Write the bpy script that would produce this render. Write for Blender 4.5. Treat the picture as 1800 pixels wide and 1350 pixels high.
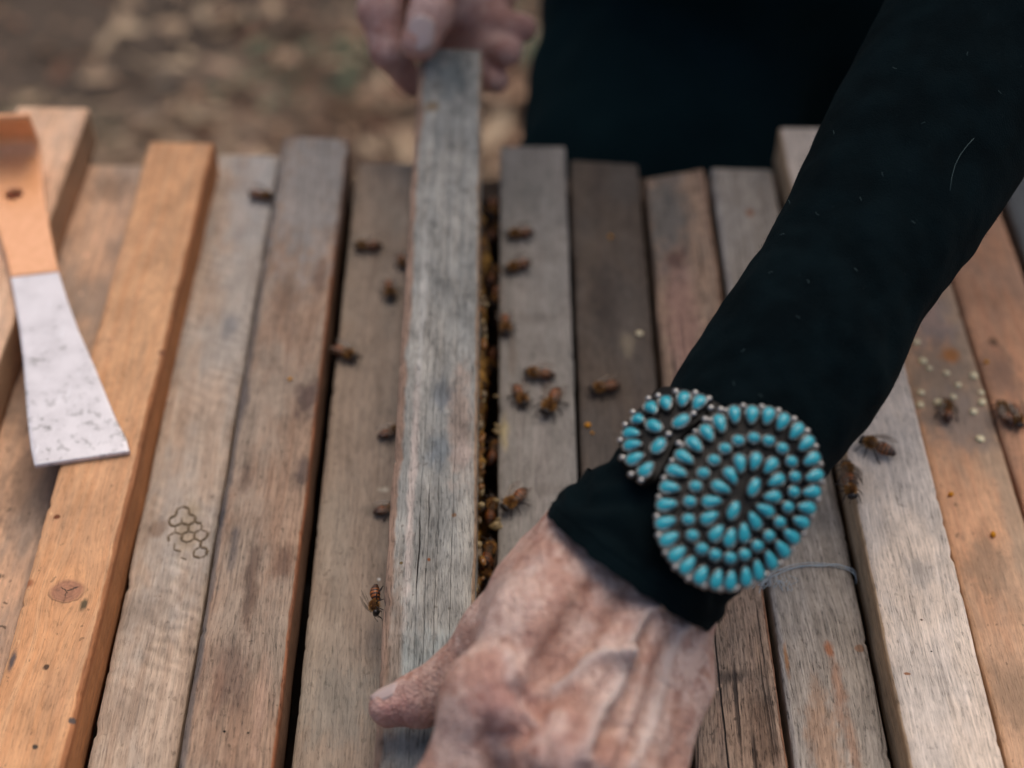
import bpy, bmesh, math, random
import numpy as np
from mathutils import Vector, Matrix, noise as mnoise
R = math.radians
random.seed(7)
for o in list(bpy.data.objects): bpy.data.objects.remove(o)
S = bpy.context.scene
C = S.collection

# ------------------------------------------------------------------ camera, sky, sun, exposure
cam = bpy.data.objects.new('camera', bpy.data.cameras.new('camera')); C.objects.link(cam)
cam.data.lens = 50; cam.data.sensor_width = 36; cam.data.clip_end = 400; cam.data.clip_start = 0.02
cam.location = (0, 0, 0.42); cam.rotation_euler = (R(90 - 44.36), 0, R(-1.5))
cam.data.dof.use_dof = True; cam.data.dof.focus_distance = 0.490; cam.data.dof.aperture_fstop = 4.4
cam.data.dof.aperture_blades = 9
S.camera = cam
W = bpy.data.worlds.new('World'); S.world = W; W.use_nodes = True
wn = W.node_tree.nodes; bg = wn['Background']
sky = wn.new('ShaderNodeTexSky'); sky.sky_type = 'NISHITA'; sky.sun_disc = False
SUN_EL, SUN_AZ = 60, 24           # azimuth measured from +Y towards +X
sky.sun_elevation = R(SUN_EL); sky.sun_rotation = R(SUN_AZ)
sky.air_density = 1.0; sky.dust_density = 5.0; sky.ozone_density = 0.6
W.node_tree.links.new(sky.outputs[0], bg.inputs[0]); bg.inputs[1].default_value = 0.13
sl = bpy.data.lights.new('sun', 'SUN'); sl.energy = 1.5; sl.angle = R(65); sl.color = (1.0, 0.90, 0.78)
so = bpy.data.objects.new('sun', sl); C.objects.link(so)
sd = Vector((math.sin(R(SUN_AZ)) * math.cos(R(SUN_EL)), math.cos(R(SUN_AZ)) * math.cos(R(SUN_EL)), math.sin(R(SUN_EL))))
so.rotation_euler = sd.to_track_quat('Z', 'Y').to_euler(); so.location = (0, 0, 3)
S.view_settings.view_transform = 'Standard'; S.view_settings.look = 'None'
S.view_settings.gamma = 1; S.view_settings.use_curve_mapping = False
S.view_settings.exposure = 0.10
S.render.resolution_x = 1024; S.render.resolution_y = 768
S.render.engine = 'CYCLES'

# ------------------------------------------------------------------ helpers
CM = Matrix.Translation(cam.location) @ cam.rotation_euler.to_matrix().to_4x4()
CL = Vector(cam.location); CMI = CM.inverted()
F = 2500.0
def P(px, py, d): return CM @ Vector(((px - 900) / F * d, -(py - 675) / F * d, -d))
def at(px, py, z=0.0, slope=0.0, y0=0.0):
    """point on the plane z = z + slope*(y-y0) seen in that direction"""
    r = P(px, py, 1) - CL
    t = (z + slope * (CL.y - y0) - CL.z) / (r.z - slope * r.y)
    return CL + r * t
def proj(V):
    """n x 3 world points -> picture coordinates"""
    M = np.array(CMI); q = V @ M[:3, :3].T + M[:3, 3]
    return 900 + F * q[:, 0] / -q[:, 2], 675 - F * q[:, 1] / -q[:, 2], -q[:, 2]
def mesh(name, V, Fc, smooth=True):
    m = bpy.data.meshes.new(name); m.from_pydata([tuple(v) for v in V], [], [tuple(f) for f in Fc])
    if smooth: m.polygons.foreach_set('use_smooth', [True] * len(m.polygons))
    m.update(); return m
def link(name, m, mat=None, parent=None):
    o = bpy.data.objects.new(name, m); C.objects.link(o)
    if mat is not None:
        for q in (mat if isinstance(mat, (list, tuple)) else [mat]): m.materials.append(q)
    if parent is not None: o.parent = parent
    return o
def tag(o, label, cat, group=None, kind=None):
    if label: o['label'] = label
    if cat: o['category'] = cat
    if group: o['group'] = group
    if kind: o['kind'] = kind
    return o
def thing(name, label, cat, loc=(0, 0, 0), group=None):
    o = bpy.data.objects.new(name, None); C.objects.link(o); o.location = loc; o.empty_display_size = 0.01
    return tag(o, label, cat, group)
def box(x0, x1, y0, y1, z0, z1, bev=0.002):
    bm = bmesh.new(); bmesh.ops.create_cube(bm, size=1)
    for v in bm.verts: v.co = Vector((x0 + (v.co.x + .5) * (x1 - x0), y0 + (v.co.y + .5) * (y1 - y0), z0 + (v.co.z + .5) * (z1 - z0)))
    bmesh.ops.bevel(bm, geom=bm.edges[:], offset=bev, segments=2, affect='EDGES')
    m = bpy.data.meshes.new('box'); bm.to_mesh(m); bm.free(); return m
def tube(pts, rad, seg=6):
    V, Fc = [], []; n = len(pts); pts = [Vector(p) for p in pts]
    for i, p in enumerate(pts):
        t = (pts[min(i + 1, n - 1)] - pts[max(i - 1, 0)]).normalized()
        a = t.cross(Vector((.3, .2, 1))).normalized(); b = t.cross(a)
        r = rad[i] if isinstance(rad, (list, tuple)) else rad
        for k in range(seg):
            w = 2 * math.pi * k / seg; V.append(p + (a * math.cos(w) + b * math.sin(w)) * r)
    for i in range(n - 1):
        for k in range(seg):
            k2 = (k + 1) % seg; Fc.append((i * seg + k, i * seg + k2, (i + 1) * seg + k2, (i + 1) * seg + k))
    Fc.append(tuple(reversed(range(seg)))); Fc.append(tuple(range((n - 1) * seg, n * seg)))
    return V, Fc
def add(VF, vf):
    o = len(VF[0]); VF[0].extend(vf[0]); VF[1].extend([tuple(i + o for i in f) for f in vf[1]])
def ell(c, rx, ry, rz, nu=14, nv=9, rot=None, shape=None):
    V, Fc = [], []
    for j in range(nv + 1):
        th = math.pi * j / nv
        for i in range(nu):
            ph = 2 * math.pi * i / nu
            p = Vector((math.cos(th) * rx, math.sin(th) * math.cos(ph) * ry, math.sin(th) * math.sin(ph) * rz))
            if shape: p = shape(p)
            if rot: p = rot @ p
            V.append(p + Vector(c))
    for j in range(nv):
        for i in range(nu):
            i2 = (i + 1) % nu; Fc.append((j * nu + i, (j + 1) * nu + i, (j + 1) * nu + i2, j * nu + i2))
    return V, Fc
def s2l(r, g, b):
    f = lambda c: (c / 255 / 12.92) if c / 255 <= .04045 else ((c / 255 + .055) / 1.055) ** 2.4
    return (f(r), f(g), f(b), 1)

# node helper
class N:
    def __init__(s, name):
        s.m = bpy.data.materials.new(name); s.m.use_nodes = True; s.t = s.m.node_tree; s.b = s.t.nodes['Principled BSDF']
    def new(s, ty, **k):
        n = s.t.nodes.new(ty)
        for a, v in k.items(): setattr(n, a, v)
        return n
    def put(s, sock, v):
        if isinstance(v, bpy.types.NodeSocket): s.t.links.new(v, sock)
        elif v is not None: sock.default_value = v
    def math(s, op, a, b=None, c=None, clamp=False):
        n = s.new('ShaderNodeMath', operation=op, use_clamp=clamp); s.put(n.inputs[0], a); s.put(n.inputs[1], b); s.put(n.inputs[2], c); return n.outputs[0]
    def mix(s, f, a, b, bt='MIX'):
        n = s.new('ShaderNodeMix', data_type='RGBA', blend_type=bt, clamp_factor=True)
        s.put(n.inputs['Factor'], f); s.put(n.inputs[6], a); s.put(n.inputs[7], b); return n.outputs[2]
    def map(s, v, scale=(1, 1, 1), loc=(0, 0, 0), rot=(0, 0, 0)):
        n = s.new('ShaderNodeMapping'); s.put(n.inputs[0], v); n.inputs['Scale'].default_value = scale
        n.inputs['Location'].default_value = loc; n.inputs['Rotation'].default_value = rot; return n.outputs[0]
    def noise(s, v, scale=1, detail=3, rough=.55, dist=0):
        n = s.new('ShaderNodeTexNoise'); s.put(n.inputs['Vector'], v); n.inputs['Scale'].default_value = scale
        n.inputs['Detail'].default_value = detail; n.inputs['Roughness'].default_value = rough; n.inputs['Distortion'].default_value = dist
        return n.outputs[0]
    def step(s, v, lo, hi, a=0., b=1.):
        n = s.new('ShaderNodeMapRange', interpolation_type='SMOOTHSTEP'); s.put(n.inputs[0], v)
        for i, q in enumerate((lo, hi, a, b)): n.inputs[i + 1].default_value = q
        return n.outputs[0]
    def coord(s, w='Object'): return s.new('ShaderNodeTexCoord').outputs[w]
    def bump(s, h, st=.5, dist=.001, nrm=None):
        n = s.new('ShaderNodeBump'); n.inputs['Strength'].default_value = st; n.inputs['Distance'].default_value = dist
        s.put(n.inputs['Height'], h); s.put(n.inputs['Normal'], nrm); return n.outputs[0]
    def out(s, col=None, rough=None, nrm=None, spec=None, **k):
        s.put(s.b.inputs['Base Color'], col); s.put(s.b.inputs['Roughness'], rough); s.put(s.b.inputs['Normal'], nrm)
        s.put(s.b.inputs['Specular IOR Level'], spec)
        for a, v in k.items(): s.put(s.b.inputs[a.replace('_', ' ')], v)
        return s.m

def simple(name, col, rough=.6, spec=.4, nscale=None, namp=.2, bump=0., bscale=800, **k):
    n = N(name); c = n.coord()
    cc = col
    if nscale:
        f = n.noise(c, nscale, 4); cc = n.mix(n.math('MULTIPLY', f, 1.0), tuple(x * (1 - namp) for x in col[:3]) + (1,), tuple(min(1, x * (1 + namp)) for x in col[:3]) + (1,))
    nr = n.bump(n.noise(c, bscale, 3), bump, .0006) if bump else None
    return n.out(cc, rough, nr, spec, **k)

BW = [.032]
def wood(name, A, B, Gy, seed, gr=.35, patch=.5, rough_scale=1., crack=.5, specks=.5, spots=(), knots=(), saw=0, edge=None, width=None, side=None, bump=.6, ring=.25, cut=(), lift=1.22, mott=.8):
    """A,B: two tones of the board, Gy: weathered tone; UV in metres (u across, v along)"""
    width = width or BW[0]
    n = N(name); uv = n.coord('UV'); sx = n.new('ShaderNodeSeparateXYZ'); n.put(sx.inputs[0], uv); u, v = sx.outputs[0], sx.outputs[1]
    off = (seed * 1.37, seed * 2.11, seed * .7)
    wz = n.noise(n.map(uv, (22, 5, 1), off), 1, 2)
    uu = n.math('ADD', u, n.math('MULTIPLY', n.math('SUBTRACT', wz, .5), .016))
    kn = None
    for (ku, kv, kr) in knots:
        du = n.math('SUBTRACT', u, ku); dv = n.math('SUBTRACT', v, kv)
        r2 = n.math('ADD', n.math('POWER', n.math('DIVIDE', du, kr * 1.5), 2), n.math('POWER', n.math('DIVIDE', dv, kr * 2.6), 2))
        e = n.math('EXPONENT', n.math('MULTIPLY', r2, -1.))
        uu = n.math('SUBTRACT', uu, n.math('MULTIPLY', n.math('MULTIPLY', du, e), .8))
        r1 = n.math('SQRT', n.math('ADD', n.math('POWER', n.math('DIVIDE', du, kr), 2), n.math('POWER', n.math('DIVIDE', dv, kr * .85), 2)))
        r1 = n.math('ADD', r1, n.math('MULTIPLY', n.math('SUBTRACT', n.noise(n.map(uv, (300, 300, 1)), 1, 3), .5), .5))
        kn = (r1, du, dv, kr)
    cv = n.new('ShaderNodeCombineXYZ'); n.put(cv.inputs[0], uu); n.put(cv.inputs[1], v); cv = cv.outputs[0]
    g1 = n.noise(n.map(cv, (1500, 34, 1), off), 1, 3, .6)              # fibres
    g2 = n.noise(n.map(cv, (330, 5, 1), off), 1, 2, .5)                # growth rings
    g3 = n.noise(n.map(cv, (700, 120, 1), off), 1, 4, .7)              # roughness
    pt = n.noise(n.map(uv, (42, 15, 1), off), 1, 5, .6)                # weathering patches
    p2 = n.noise(n.map(uv, (90, 55, 1), (off[1], off[0], 0)), 1, 4, .6)
    col = n.mix(n.step(g2, .35, .65), A, B)
    col = n.mix(n.math('MULTIPLY', n.step(pt, .5 - .12 * patch, .62), min(1, patch)), col, Gy)
    dk = n.math('ADD', n.math('MULTIPLY', n.math('SUBTRACT', g1, .5), .25 + gr * 2.7), n.math('MULTIPLY', n.math('SUBTRACT', p2, .5), mott))
    fl = n.step(n.noise(n.map(cv, (2300, 150, 1), (off[1], off[2], 5)), 1, 2, .6), .54, .66)
    fl2 = n.step(n.noise(n.map(cv, (1100, 210, 1), (off[0], off[2], 15)), 1, 3, .7), .56, .66)
    dk = n.math('SUBTRACT', dk, n.math('MULTIPLY', n.math('ADD', fl, fl2), .10 + gr * .5))
    dk = n.math('ADD', dk, n.math('MULTIPLY', n.math('SUBTRACT', g3, .5), .2 + gr * 1.9))
    dk = n.math('ADD', dk, n.math('MULTIPLY', n.math('SUBTRACT', g2, .5), ring * 1.6))
    sawh = None
    if saw:
        w = n.new('ShaderNodeTexWave', wave_type='BANDS', bands_direction='X'); n.put(w.inputs[0], n.map(uv, (1, 1, 1), (0, 0, 0), (0, 0, R(-62))))
        w.inputs['Scale'].default_value = 55; w.inputs['Distortion'].default_value = 6; w.inputs['Detail'].default_value = 3; w.inputs['Detail Scale'].default_value = 1.4
        sawh = n.math('MULTIPLY', n.math('SUBTRACT', w.outputs[1], .5), n.step(n.noise(n.map(uv, (60, 30, 1), off), 1, 2), .4, .65))
        dk = n.math('ADD', dk, n.math('MULTIPLY', sawh, saw))
    col = n.mix(1.0, col, n.math('ADD', 1.0, dk), 'MULTIPLY')
    ck = n.step(n.noise(n.map(cv, (560, 11, 1), (off[2], off[1], 3)), 1, 1, .4), .71 - .07 * crack, .755 - .06 * crack)
    col = n.mix(n.math('MULTIPLY', ck, .8 * crack), col, (.03, .022, .018, 1))
    sp = n.step(n.noise(n.map(uv, (330, 240, 1), off), 1, 2, .5), .685, .73)
    col = n.mix(n.math('MULTIPLY', sp, specks), col, (.055, .035, .022, 1))
    sp2 = n.step(n.noise(n.map(uv, (260, 150, 1), (off[1], 4, 1)), 1, 2, .5), .70, .76)
    col = n.mix(n.math('MULTIPLY', sp2, specks * .8), col, tuple(min(1, x * 1.7) for x in A[:3]) + (1,))
    hh = n.math('ADD', n.math('MULTIPLY', g1, .6), n.math('MULTIPLY', g3, .7))
    hh = n.math('SUBTRACT', hh, n.math('ADD', n.math('MULTIPLY', ck, 1.6 * crack), n.math('MULTIPLY', n.math('ADD', fl, fl2), .25 + gr * .3)))
    if sawh is not None: hh = n.math('ADD', hh, n.math('MULTIPLY', sawh, .8))
    sm_ = n.step(n.math('SUBTRACT', n.math('ABSOLUTE', n.math('SUBTRACT', u, width / 2)), width / 2), .0002, .0009)
    col = n.mix(n.math('MULTIPLY', sm_, .85 if side else .4), col, n.mix(1., side or tuple(x * .8 for x in A[:3]) + (1,), n.math('ADD', 1.0, dk), 'MULTIPLY'))
    if edge:
        for side, ec, wd in edge:
            q = u if side < 0 else n.math('SUBTRACT', width, u)
            q = n.math('ADD', q, n.math('MULTIPLY', n.math('SUBTRACT', n.noise(n.map(uv, (200, 60, 1), off), 1, 4), .5), wd * 1.6))
            col = n.mix(n.math('MULTIPLY', n.math('MULTIPLY', n.step(q, wd * 1.15, wd * .6), n.step(q, -.0045, -.0015)), .8), col, n.mix(1., ec, n.math('ADD', 1.0, dk), 'MULTIPLY'))
    for (su, sv, ru, rv, sc, st) in spots:
        du = n.math('DIVIDE', n.math('SUBTRACT', u, su), ru); dv = n.math('DIVIDE', n.math('SUBTRACT', v, sv), rv)
        r = n.math('SQRT', n.math('ADD', n.math('POWER', du, 2), n.math('POWER', dv, 2)))
        r = n.math('ADD', r, n.math('MULTIPLY', n.math('SUBTRACT', n.noise(n.map(uv, (200, 90, 1), (su * 99, 0, 0)), 1, 5, .7), .5), 2.4))
        col = n.mix(n.math('MULTIPLY', n.step(r, 1.35, .35) if max(ru, rv) > .002 else n.step(r, 1.2, .6), min(1, st * 1.3)), col, n.mix(1., sc, n.math('ADD', 1.0, n.math('MULTIPLY', dk, .8)), 'MULTIPLY'))
    for (cu, v0, v1, wd) in cut:          # long drying cracks
        wob = n.math('MULTIPLY', n.math('SUBTRACT', n.noise(n.map(uv, (0, 50, 1), (cu * 500, 0, 0)), 1, 4), .5), .0014)
        a = n.math('ABSOLUTE', n.math('SUBTRACT', n.math('ADD', u, wob), cu))
        mm = n.math('MULTIPLY', n.step(v, v0, v0 + .012), n.step(v, v1, v1 - .012))
        m = n.step(n.math('SUBTRACT', n.math('MULTIPLY', mm, wd), a), -.00012, .00012)
        col = n.mix(m, col, (.02, .015, .012, 1)); hh = n.math('SUBTRACT', hh, n.math('MULTIPLY', m, 3.))
    if kn:
        r1, du, dv, kr = kn
        rg = n.math('MULTIPLY', n.math('ADD', n.math('SINE', n.math('MULTIPLY', r1, 24.)), 1.), .5)
        kc = n.mix(n.math('MULTIPLY', rg, .35), s2l(166, 116, 90), s2l(130, 88, 70))
        kc = n.mix(n.math('MULTIPLY', n.step(n.noise(n.map(uv, (500, 500, 1)), 1, 4), .5, .7), .5), kc, s2l(110, 78, 66))
        for ca_, l0, l1 in ((.5, -.05, .85), (2.5, -.05, .6), (-1.6, -.05, .55)):
            cx_, sy_ = math.cos(ca_), math.sin(ca_)
            al = n.math('ADD', n.math('MULTIPLY', du, cx_), n.math('MULTIPLY', dv, sy_)); pe = n.math('SUBTRACT', n.math('MULTIPLY', dv, cx_), n.math('MULTIPLY', du, sy_))
            pe = n.math('ABSOLUTE', n.math('ADD', pe, n.math('MULTIPLY', n.math('SUBTRACT', n.noise(n.map(uv, (700, 700, 1), (ca_, 0, 0)), 1, 2), .5), .0016)))
            mk_ = n.math('MULTIPLY', n.step(pe, .00034, .00010), n.math('MULTIPLY', n.step(al, l0 * kr, (l0 + .1) * kr), n.step(al, l1 * kr, (l1 - .2) * kr)))
            kc = n.mix(mk_, kc, (.045, .025, .018, 1))
        kc = n.mix(1., kc, n.math('ADD', 1.0, n.math('MULTIPLY', dk, .9)), 'MULTIPLY')
        col = n.mix(n.math('MULTIPLY', n.step(r1, 1.18, .8), .92), col, kc)
        col = n.mix(n.math('MULTIPLY', n.math('MULTIPLY', n.step(n.math('ABSOLUTE', n.math('SUBTRACT', r1, 1.05)), .10, .02), n.step(dv, .002, -.003)), .5), col, (.09, .045, .025, 1))
    col = n.mix(1., col, (lift, lift, lift * .985, 1), 'MULTIPLY')
    nr = n.bump(hh, bump, .00045)
    return n.out(col, n.step(g1, .3, .7, .62, .86), nr, .28)

# ------------------------------------------------------------------ ground
GZ = -0.82
def build_ground():
    n = N('dry_ground'); c = n.coord()
    a = n.noise(c, 3.2, 5, .6); b = n.noise(n.map(c, (1, 1, 1), (5, 3, 1)), 14, 4, .6); g = n.noise(n.map(c, (1, 1, 1), (9, 1, 4)), 2.3, 3)
    col = n.mix(n.step(a, .38, .62), s2l(96, 80, 68), s2l(140, 122, 106))
    col = n.mix(n.step(b, .55, .75), col, s2l(60, 46, 36))
    col = n.mix(n.math('MULTIPLY', n.step(g, .58, .68), .5), col, s2l(74, 84, 62))
    sx = n.new('ShaderNodeSeparateXYZ'); n.put(sx.inputs[0], c)
    br = n.math('ADD', n.math('SUBTRACT', sx.outputs[1], 1.90), n.math('MULTIPLY', n.math('ADD', sx.outputs[0], .45), -.6)); br = n.math('ADD', br, n.math('MULTIPLY', n.math('SUBTRACT', a, .5), 1.2))
    col = n.mix(n.math('MULTIPLY', n.step(br, -.1, .2), n.step(sx.outputs[0], .3, .0)), col, s2l(78, 68, 60))
    gm = n.out(col, .95, n.bump(b, .8, .02), .1)
    V, Fc = [], []; nx = 120
    # dense patch in view, coarse skirt to the horizon
    xs = sorted(set([-60, -30, -15, -8, -5] + [-3.5 + 7 * i / nx for i in range(nx + 1)] + [5, 8, 15, 30, 60]))
    ys = sorted(set([-60, -30, -12, -5, -2] + [-1 + 6 * i / nx for i in range(nx + 1)] + [7, 10, 16, 30, 60, 120]))
    for y in ys:
        for x in xs:
            V.append((x, y, GZ + .03 * mnoise.fractal(Vector((x * 1.3, y * 1.3, 0)), 1, 2, 4)))
    w = len(xs)
    for j in range(len(ys) - 1):
        for i in range(w - 1): Fc.append((j * w + i, j * w + i + 1, (j + 1) * w + i + 1, (j + 1) * w + i))
    o = link('ground', mesh('ground', V, Fc), gm); tag(o, 'bare earth strewn with dry leaves behind the hive', None, kind='structure')
    # leaf litter
    rnd = random.Random(3)
    tones = [s2l(160, 136, 112), s2l(138, 110, 88), s2l(126, 92, 74), s2l(176, 154, 128), s2l(96, 78, 64), s2l(96, 104, 84), s2l(154, 128, 108)]
    mats = [simple('dry_leaf_%s' % nm, t, .8, .2) for nm, t in zip(('tan', 'brown', 'russet', 'straw', 'dark', 'green', 'pink'), tones)]
    V, Fc, mi = [], [], []
    for k in range(24000):
        x = rnd.uniform(-1.7, 1.4); y = rnd.uniform(.5, 3.4)
        cl = mnoise.fractal(Vector((x * 3 + 4, y * 3, 5)), 1, 2, 3)
        sz = rnd.uniform(.008, .030) * (1 + .5 * cl); z = GZ + .03 * mnoise.fractal(Vector((x * 1.3, y * 1.3, 0)), 1, 2, 4) + rnd.uniform(.004, .035)
        bare = (y - 1.95) + (-x - .45) * .6 + .25 * cl
        if bare > 0 and x < .2 and rnd.random() < .82: continue
        a = rnd.uniform(0, 6.3); tl = rnd.uniform(-.7, .7); t2 = rnd.uniform(-.5, .5)
        M = Matrix.Translation((x, y, z)) @ Matrix.Rotation(a, 4, 'Z') @ Matrix.Rotation(tl, 4, 'X') @ Matrix.Rotation(t2, 4, 'Y')
        long_ = rnd.random() < .35
        L, Wd = (sz * 1.6, sz * .10) if long_ else (sz, sz * .38)
        b = len(V)
        for p in ((-L, 0, 0), (-.4 * L, -Wd, .12 * L), (.4 * L, -Wd * .8, .1 * L), (L, 0, .02 * L), (.4 * L, Wd * .8, .12 * L), (-.4 * L, Wd, .1 * L)): V.append(M @ Vector(p))
        Fc += [(b, b + 1, b + 2, b + 3), (b, b + 3, b + 4, b + 5)]
        gsel = mnoise.noise(Vector((x * 2.2 + 1.3, y * 2.2, 9)))
        if gsel > .42 and rnd.random() < .4: q = 5
        elif cl < -.2: q = rnd.choice((1, 2, 4, 4))
        else: q = rnd.choice((0, 1, 2, 3, 3, 6, 0))
        mi += [q, q]
    m = mesh('leaf_litter', V, Fc, False)
    o = link('leaf_litter', m, mats); m.polygons.foreach_set('material_index', mi)
    tag(o, 'dry fallen leaves and straw covering the ground', 'leaf litter', kind='stuff')
build_ground()

# ------------------------------------------------------------------ hive box
Y0, YF = .118, .60
hm = wood('shade_dark_plank_wood', s2l(84, 64, 48), s2l(66, 50, 38), s2l(56, 46, 38), 3.3)  # planks coloured dark so the gaps between bars read as black shade
def uvbox(m, s=1.):
    uvl = m.uv_layers.new(name='UVMap'); m.update()
    for p in m.polygons:
        nn = p.normal
        for li in p.loop_indices:
            co = m.vertices[m.loops[li].vertex_index].co
            ax = max(range(3), key=lambda k: abs(nn[k]))
            uvl.data[li].uv = {0: (co.z, co.y), 1: (co.z, co.x), 2: (co.y, co.x)}[ax]
    return m
HB = thing('hive_box', 'long open wooden hive box under the row of top bars', 'beehive', (0, .36, GZ))
def hp(name, *a, **k):
    m = uvbox(box(*a, **k)); o = link(name, m, hm, HB); o.matrix_parent_inverse = Matrix.Translation((0, -.36, -GZ)); return o
for i in range(3):
    z1 = -.0225 - i * .105
    hp('plank', -.256, .300, .584, .606, z1 - .103, z1)
    hp('plank', -.256, .300, Y0 - .004, Y0 + .018, z1 - .103, z1)
    hp('end_plank', -.278, -.258, Y0 - .002, .604, z1 - .103, z1)
    hp('end_plank', .302, .322, Y0 - .002, .604, z1 - .103, z1)
hp('floor_board', -.256, .300, Y0, .60, -.36, -.342)
for x in (-.25, .245):
    for y in (.135, .55): hp('leg', x, x + .05, y, y + .05, GZ, -.362)

# ------------------------------------------------------------------ top bars
def V3(a): return np.array((a[0], a[1], a[2]))
class Bar: pass
def make_bar(label, FL, FR, NL, NR, z, th=.021, slope=0., seed=1, wob=.0003, mk=None, zoff=None, rough=.0002, skew=True):
    b = Bar(); b.z, b.slope = z, slope
    pl, pr, nl, nr = (at(*q, z, slope, Y0) for q in (FL, FR, NL, NR))
    b.pt = lambda px, py: at(px, py, z, slope, Y0)
    dl = (pl - nl); dr = (pr - nr)
    def yy(p, d, y): return p + d * ((y - p.y) / d.y)
    nl0, nr0 = yy(nl, dl, Y0 + .002 * math.sin(seed * 9)), yy(nr, dr, Y0 + .002 * math.sin(seed * 5))
    fl0, fr0 = pl, pr
    ns, Vv, UV = 300, [], []
    Lg = (fl0 - nl0).length; wd = (nr - nl).length
    b.w, b.len = wd, Lg
    r = .0011
    prof = []                                   # (s across 0..1 or offset, depth, perimeter)
    tops = 15
    for i in range(tops + 1):
        q = i / tops; prof.append((q, 0., q * wd))
    P2 = []
    for q, dz, pu in prof:
        e = min(q, 1 - q) * wd
        dd = -(r - math.sqrt(max(0, r * r - (r - e) ** 2))) if e < r else 0
        P2.append((q, dd, pu))
    P2.insert(1, (.35 * r / wd, -r * .28, .35 * r)); P2.insert(len(P2) - 1, (1 - .35 * r / wd, -r * .28, wd - .35 * r))
    for k in range(1, 7): P2.append((1, -r - (th - r) * k / 6, wd + r + (th - r) * k / 6))
    P2.append((.5, -th, wd * 1.5 + th)); 
    for k in range(6, 0, -1): P2.append((0, -r - (th - r) * k / 6, -(r + (th - r) * k / 6)))
    npf = len(P2)
    for i in range(ns + 1):
        t = i / ns; Lp = nl0.lerp(fl0, t); Rp = nr0.lerp(fr0, t); v = t * Lg
        eL = wob * mnoise.fractal(Vector((seed * 3.1, v * 30, 0)), 1, 2, 4); eR = wob * mnoise.fractal(Vector((seed * 7.7, v * 30, 4)), 1, 2, 4)
        # chips on the arrises
        cL = max(0, mnoise.fractal(Vector((seed * 5, v * 130, 8)), .8, 2, 4) - .30) * .0014; cR = max(0, mnoise.fractal(Vector((seed * 5, v * 130, 18)), .8, 2, 4) - .30) * .0014
        lat = (Rp - Lp).normalized()
        for q, dz, pu in P2:
            p = Lp.lerp(Rp, q) + lat * (eL * (1 - q) + eR * q)
            p.z += dz + rough * mnoise.fractal(Vector((q * 3, v * 25, seed)), 1, 2, 3)
            if dz > -th * .5:
                if q < .08: p += lat * cL; p.z -= cL * .7
                if q > .92: p -= lat * cR; p.z -= cR * .7
            if dz < -.002: p += lat * .0006 * mnoise.noise(Vector((dz * 200, v * 50, seed)))
            Vv.append(p); UV.append((pu, v))
    Fc = []
    for i in range(ns):
        for k in range(npf):
            k2 = (k + 1) % npf; Fc.append((i * npf + k, i * npf + k2, (i + 1) * npf + k2, (i + 1) * npf + k))
    Fc.append(tuple(range(npf - 1, -1, -1))); Fc.append(tuple(range(ns * npf, ns * npf + npf)))
    org = (nl0 + nr0) / 2; org.z -= th
    m = mesh('board', [p - org for p in Vv], Fc)
    uvl = m.uv_layers.new(name='UVMap')
    vi = np.zeros(len(m.loops), dtype=np.int32); m.loops.foreach_get('vertex_index', vi)
    uvl.data.foreach_set('uv', np.array(UV, dtype=np.float32)[vi].ravel())
    for p in m.polygons[-2:]:
        p.use_smooth = False
    def touv(px, py):
        p = b.pt(px, py); t = (p.y - nl0.y) / (fl0.y - nl0.y); Lp = nl0.lerp(fl0, t); return ((p - Lp).length * (1 if p.x > Lp.x else -1), t * Lg)
    b.uv = touv
    b.obj = thing('top_bar', label, 'wooden bar', org, 'wooden top bars laid side by side across the hive')
    BW[0] = wd
    o = link('board', m, mk(b), b.obj); b.board = o
    return b
def sp(b, px, py, ru, rv, col, st=.8):
    u, v = b.uv(px, py); return (u, v, ru / 1000, rv / 1000, s2l(*col) if len(col) == 3 else col, st)

bars = {}
bars[0] = make_bar('pale pine bar at far left partly covered by the hook of the hive tool', (30, 188), (155, 191), (-451, 1350), (-256, 1350), .018, seed=1,
    mk=lambda b: wood('pine_pale', s2l(214, 176, 146), s2l(196, 156, 126), s2l(176, 152, 136), 1.1, side=s2l(150, 118, 90), gr=.15, patch=.4, crack=.1, specks=.35))
bars[1] = make_bar('sunken mottled brown bar under the hive tool blade, left of the orange knotted bar', (128, 290), (255, 292), (-222, 1350), (-38, 1350), -.004, seed=2,
    mk=lambda b: wood('pine_mottled', s2l(196, 156, 126), s2l(170, 138, 114), s2l(140, 122, 108), 2.2, lift=1.36, gr=.2, patch=1., crack=.15, specks=.8,
        spots=[sp(b, 60, 850, 14, 30, (98, 82, 70), .5), sp(b, 190, 330, 10, 12, (110, 90, 74), .5)]))
bars[2] = make_bar('bright orange pine bar with a round cracked knot', (262, 250), (377, 252), (-43, 1350), (112, 1350), .016, seed=3, wob=.0004,
    mk=lambda b: wood('pine_orange', s2l(214, 164, 122), s2l(198, 144, 102), s2l(190, 148, 116), 4.2, gr=.14, patch=.35, crack=.05, specks=.45, ring=.3,
        mott=.9, lift=1.04, side=s2l(176, 116, 72), knots=[b.uv(116, 1037) + (.0057,)], edge=[(1, s2l(150, 92, 56), .0016)],
        spots=[sp(b, 145, 1060, 1.2, 2.5, (96, 80, 58), .9), sp(b, 80, 1170, 1.1, 1.4, (90, 66, 50), .9), sp(b, 126, 1262, 1.6, 1.6, (84, 72, 68), .9), sp(b, 100, 908, 1.2, 1., (110, 60, 34), .8),
               sp(b, 20, 1160, 1.2, 5, (92, 78, 74), .9), sp(b, 62, 1310, .9, 1., (70, 60, 50), .9), sp(b, 275, 615, 1.4, 1.6, (130, 84, 60), .7), sp(b, 50, 1025, 2, 2.2, (150, 84, 50), .6)]))
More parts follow.
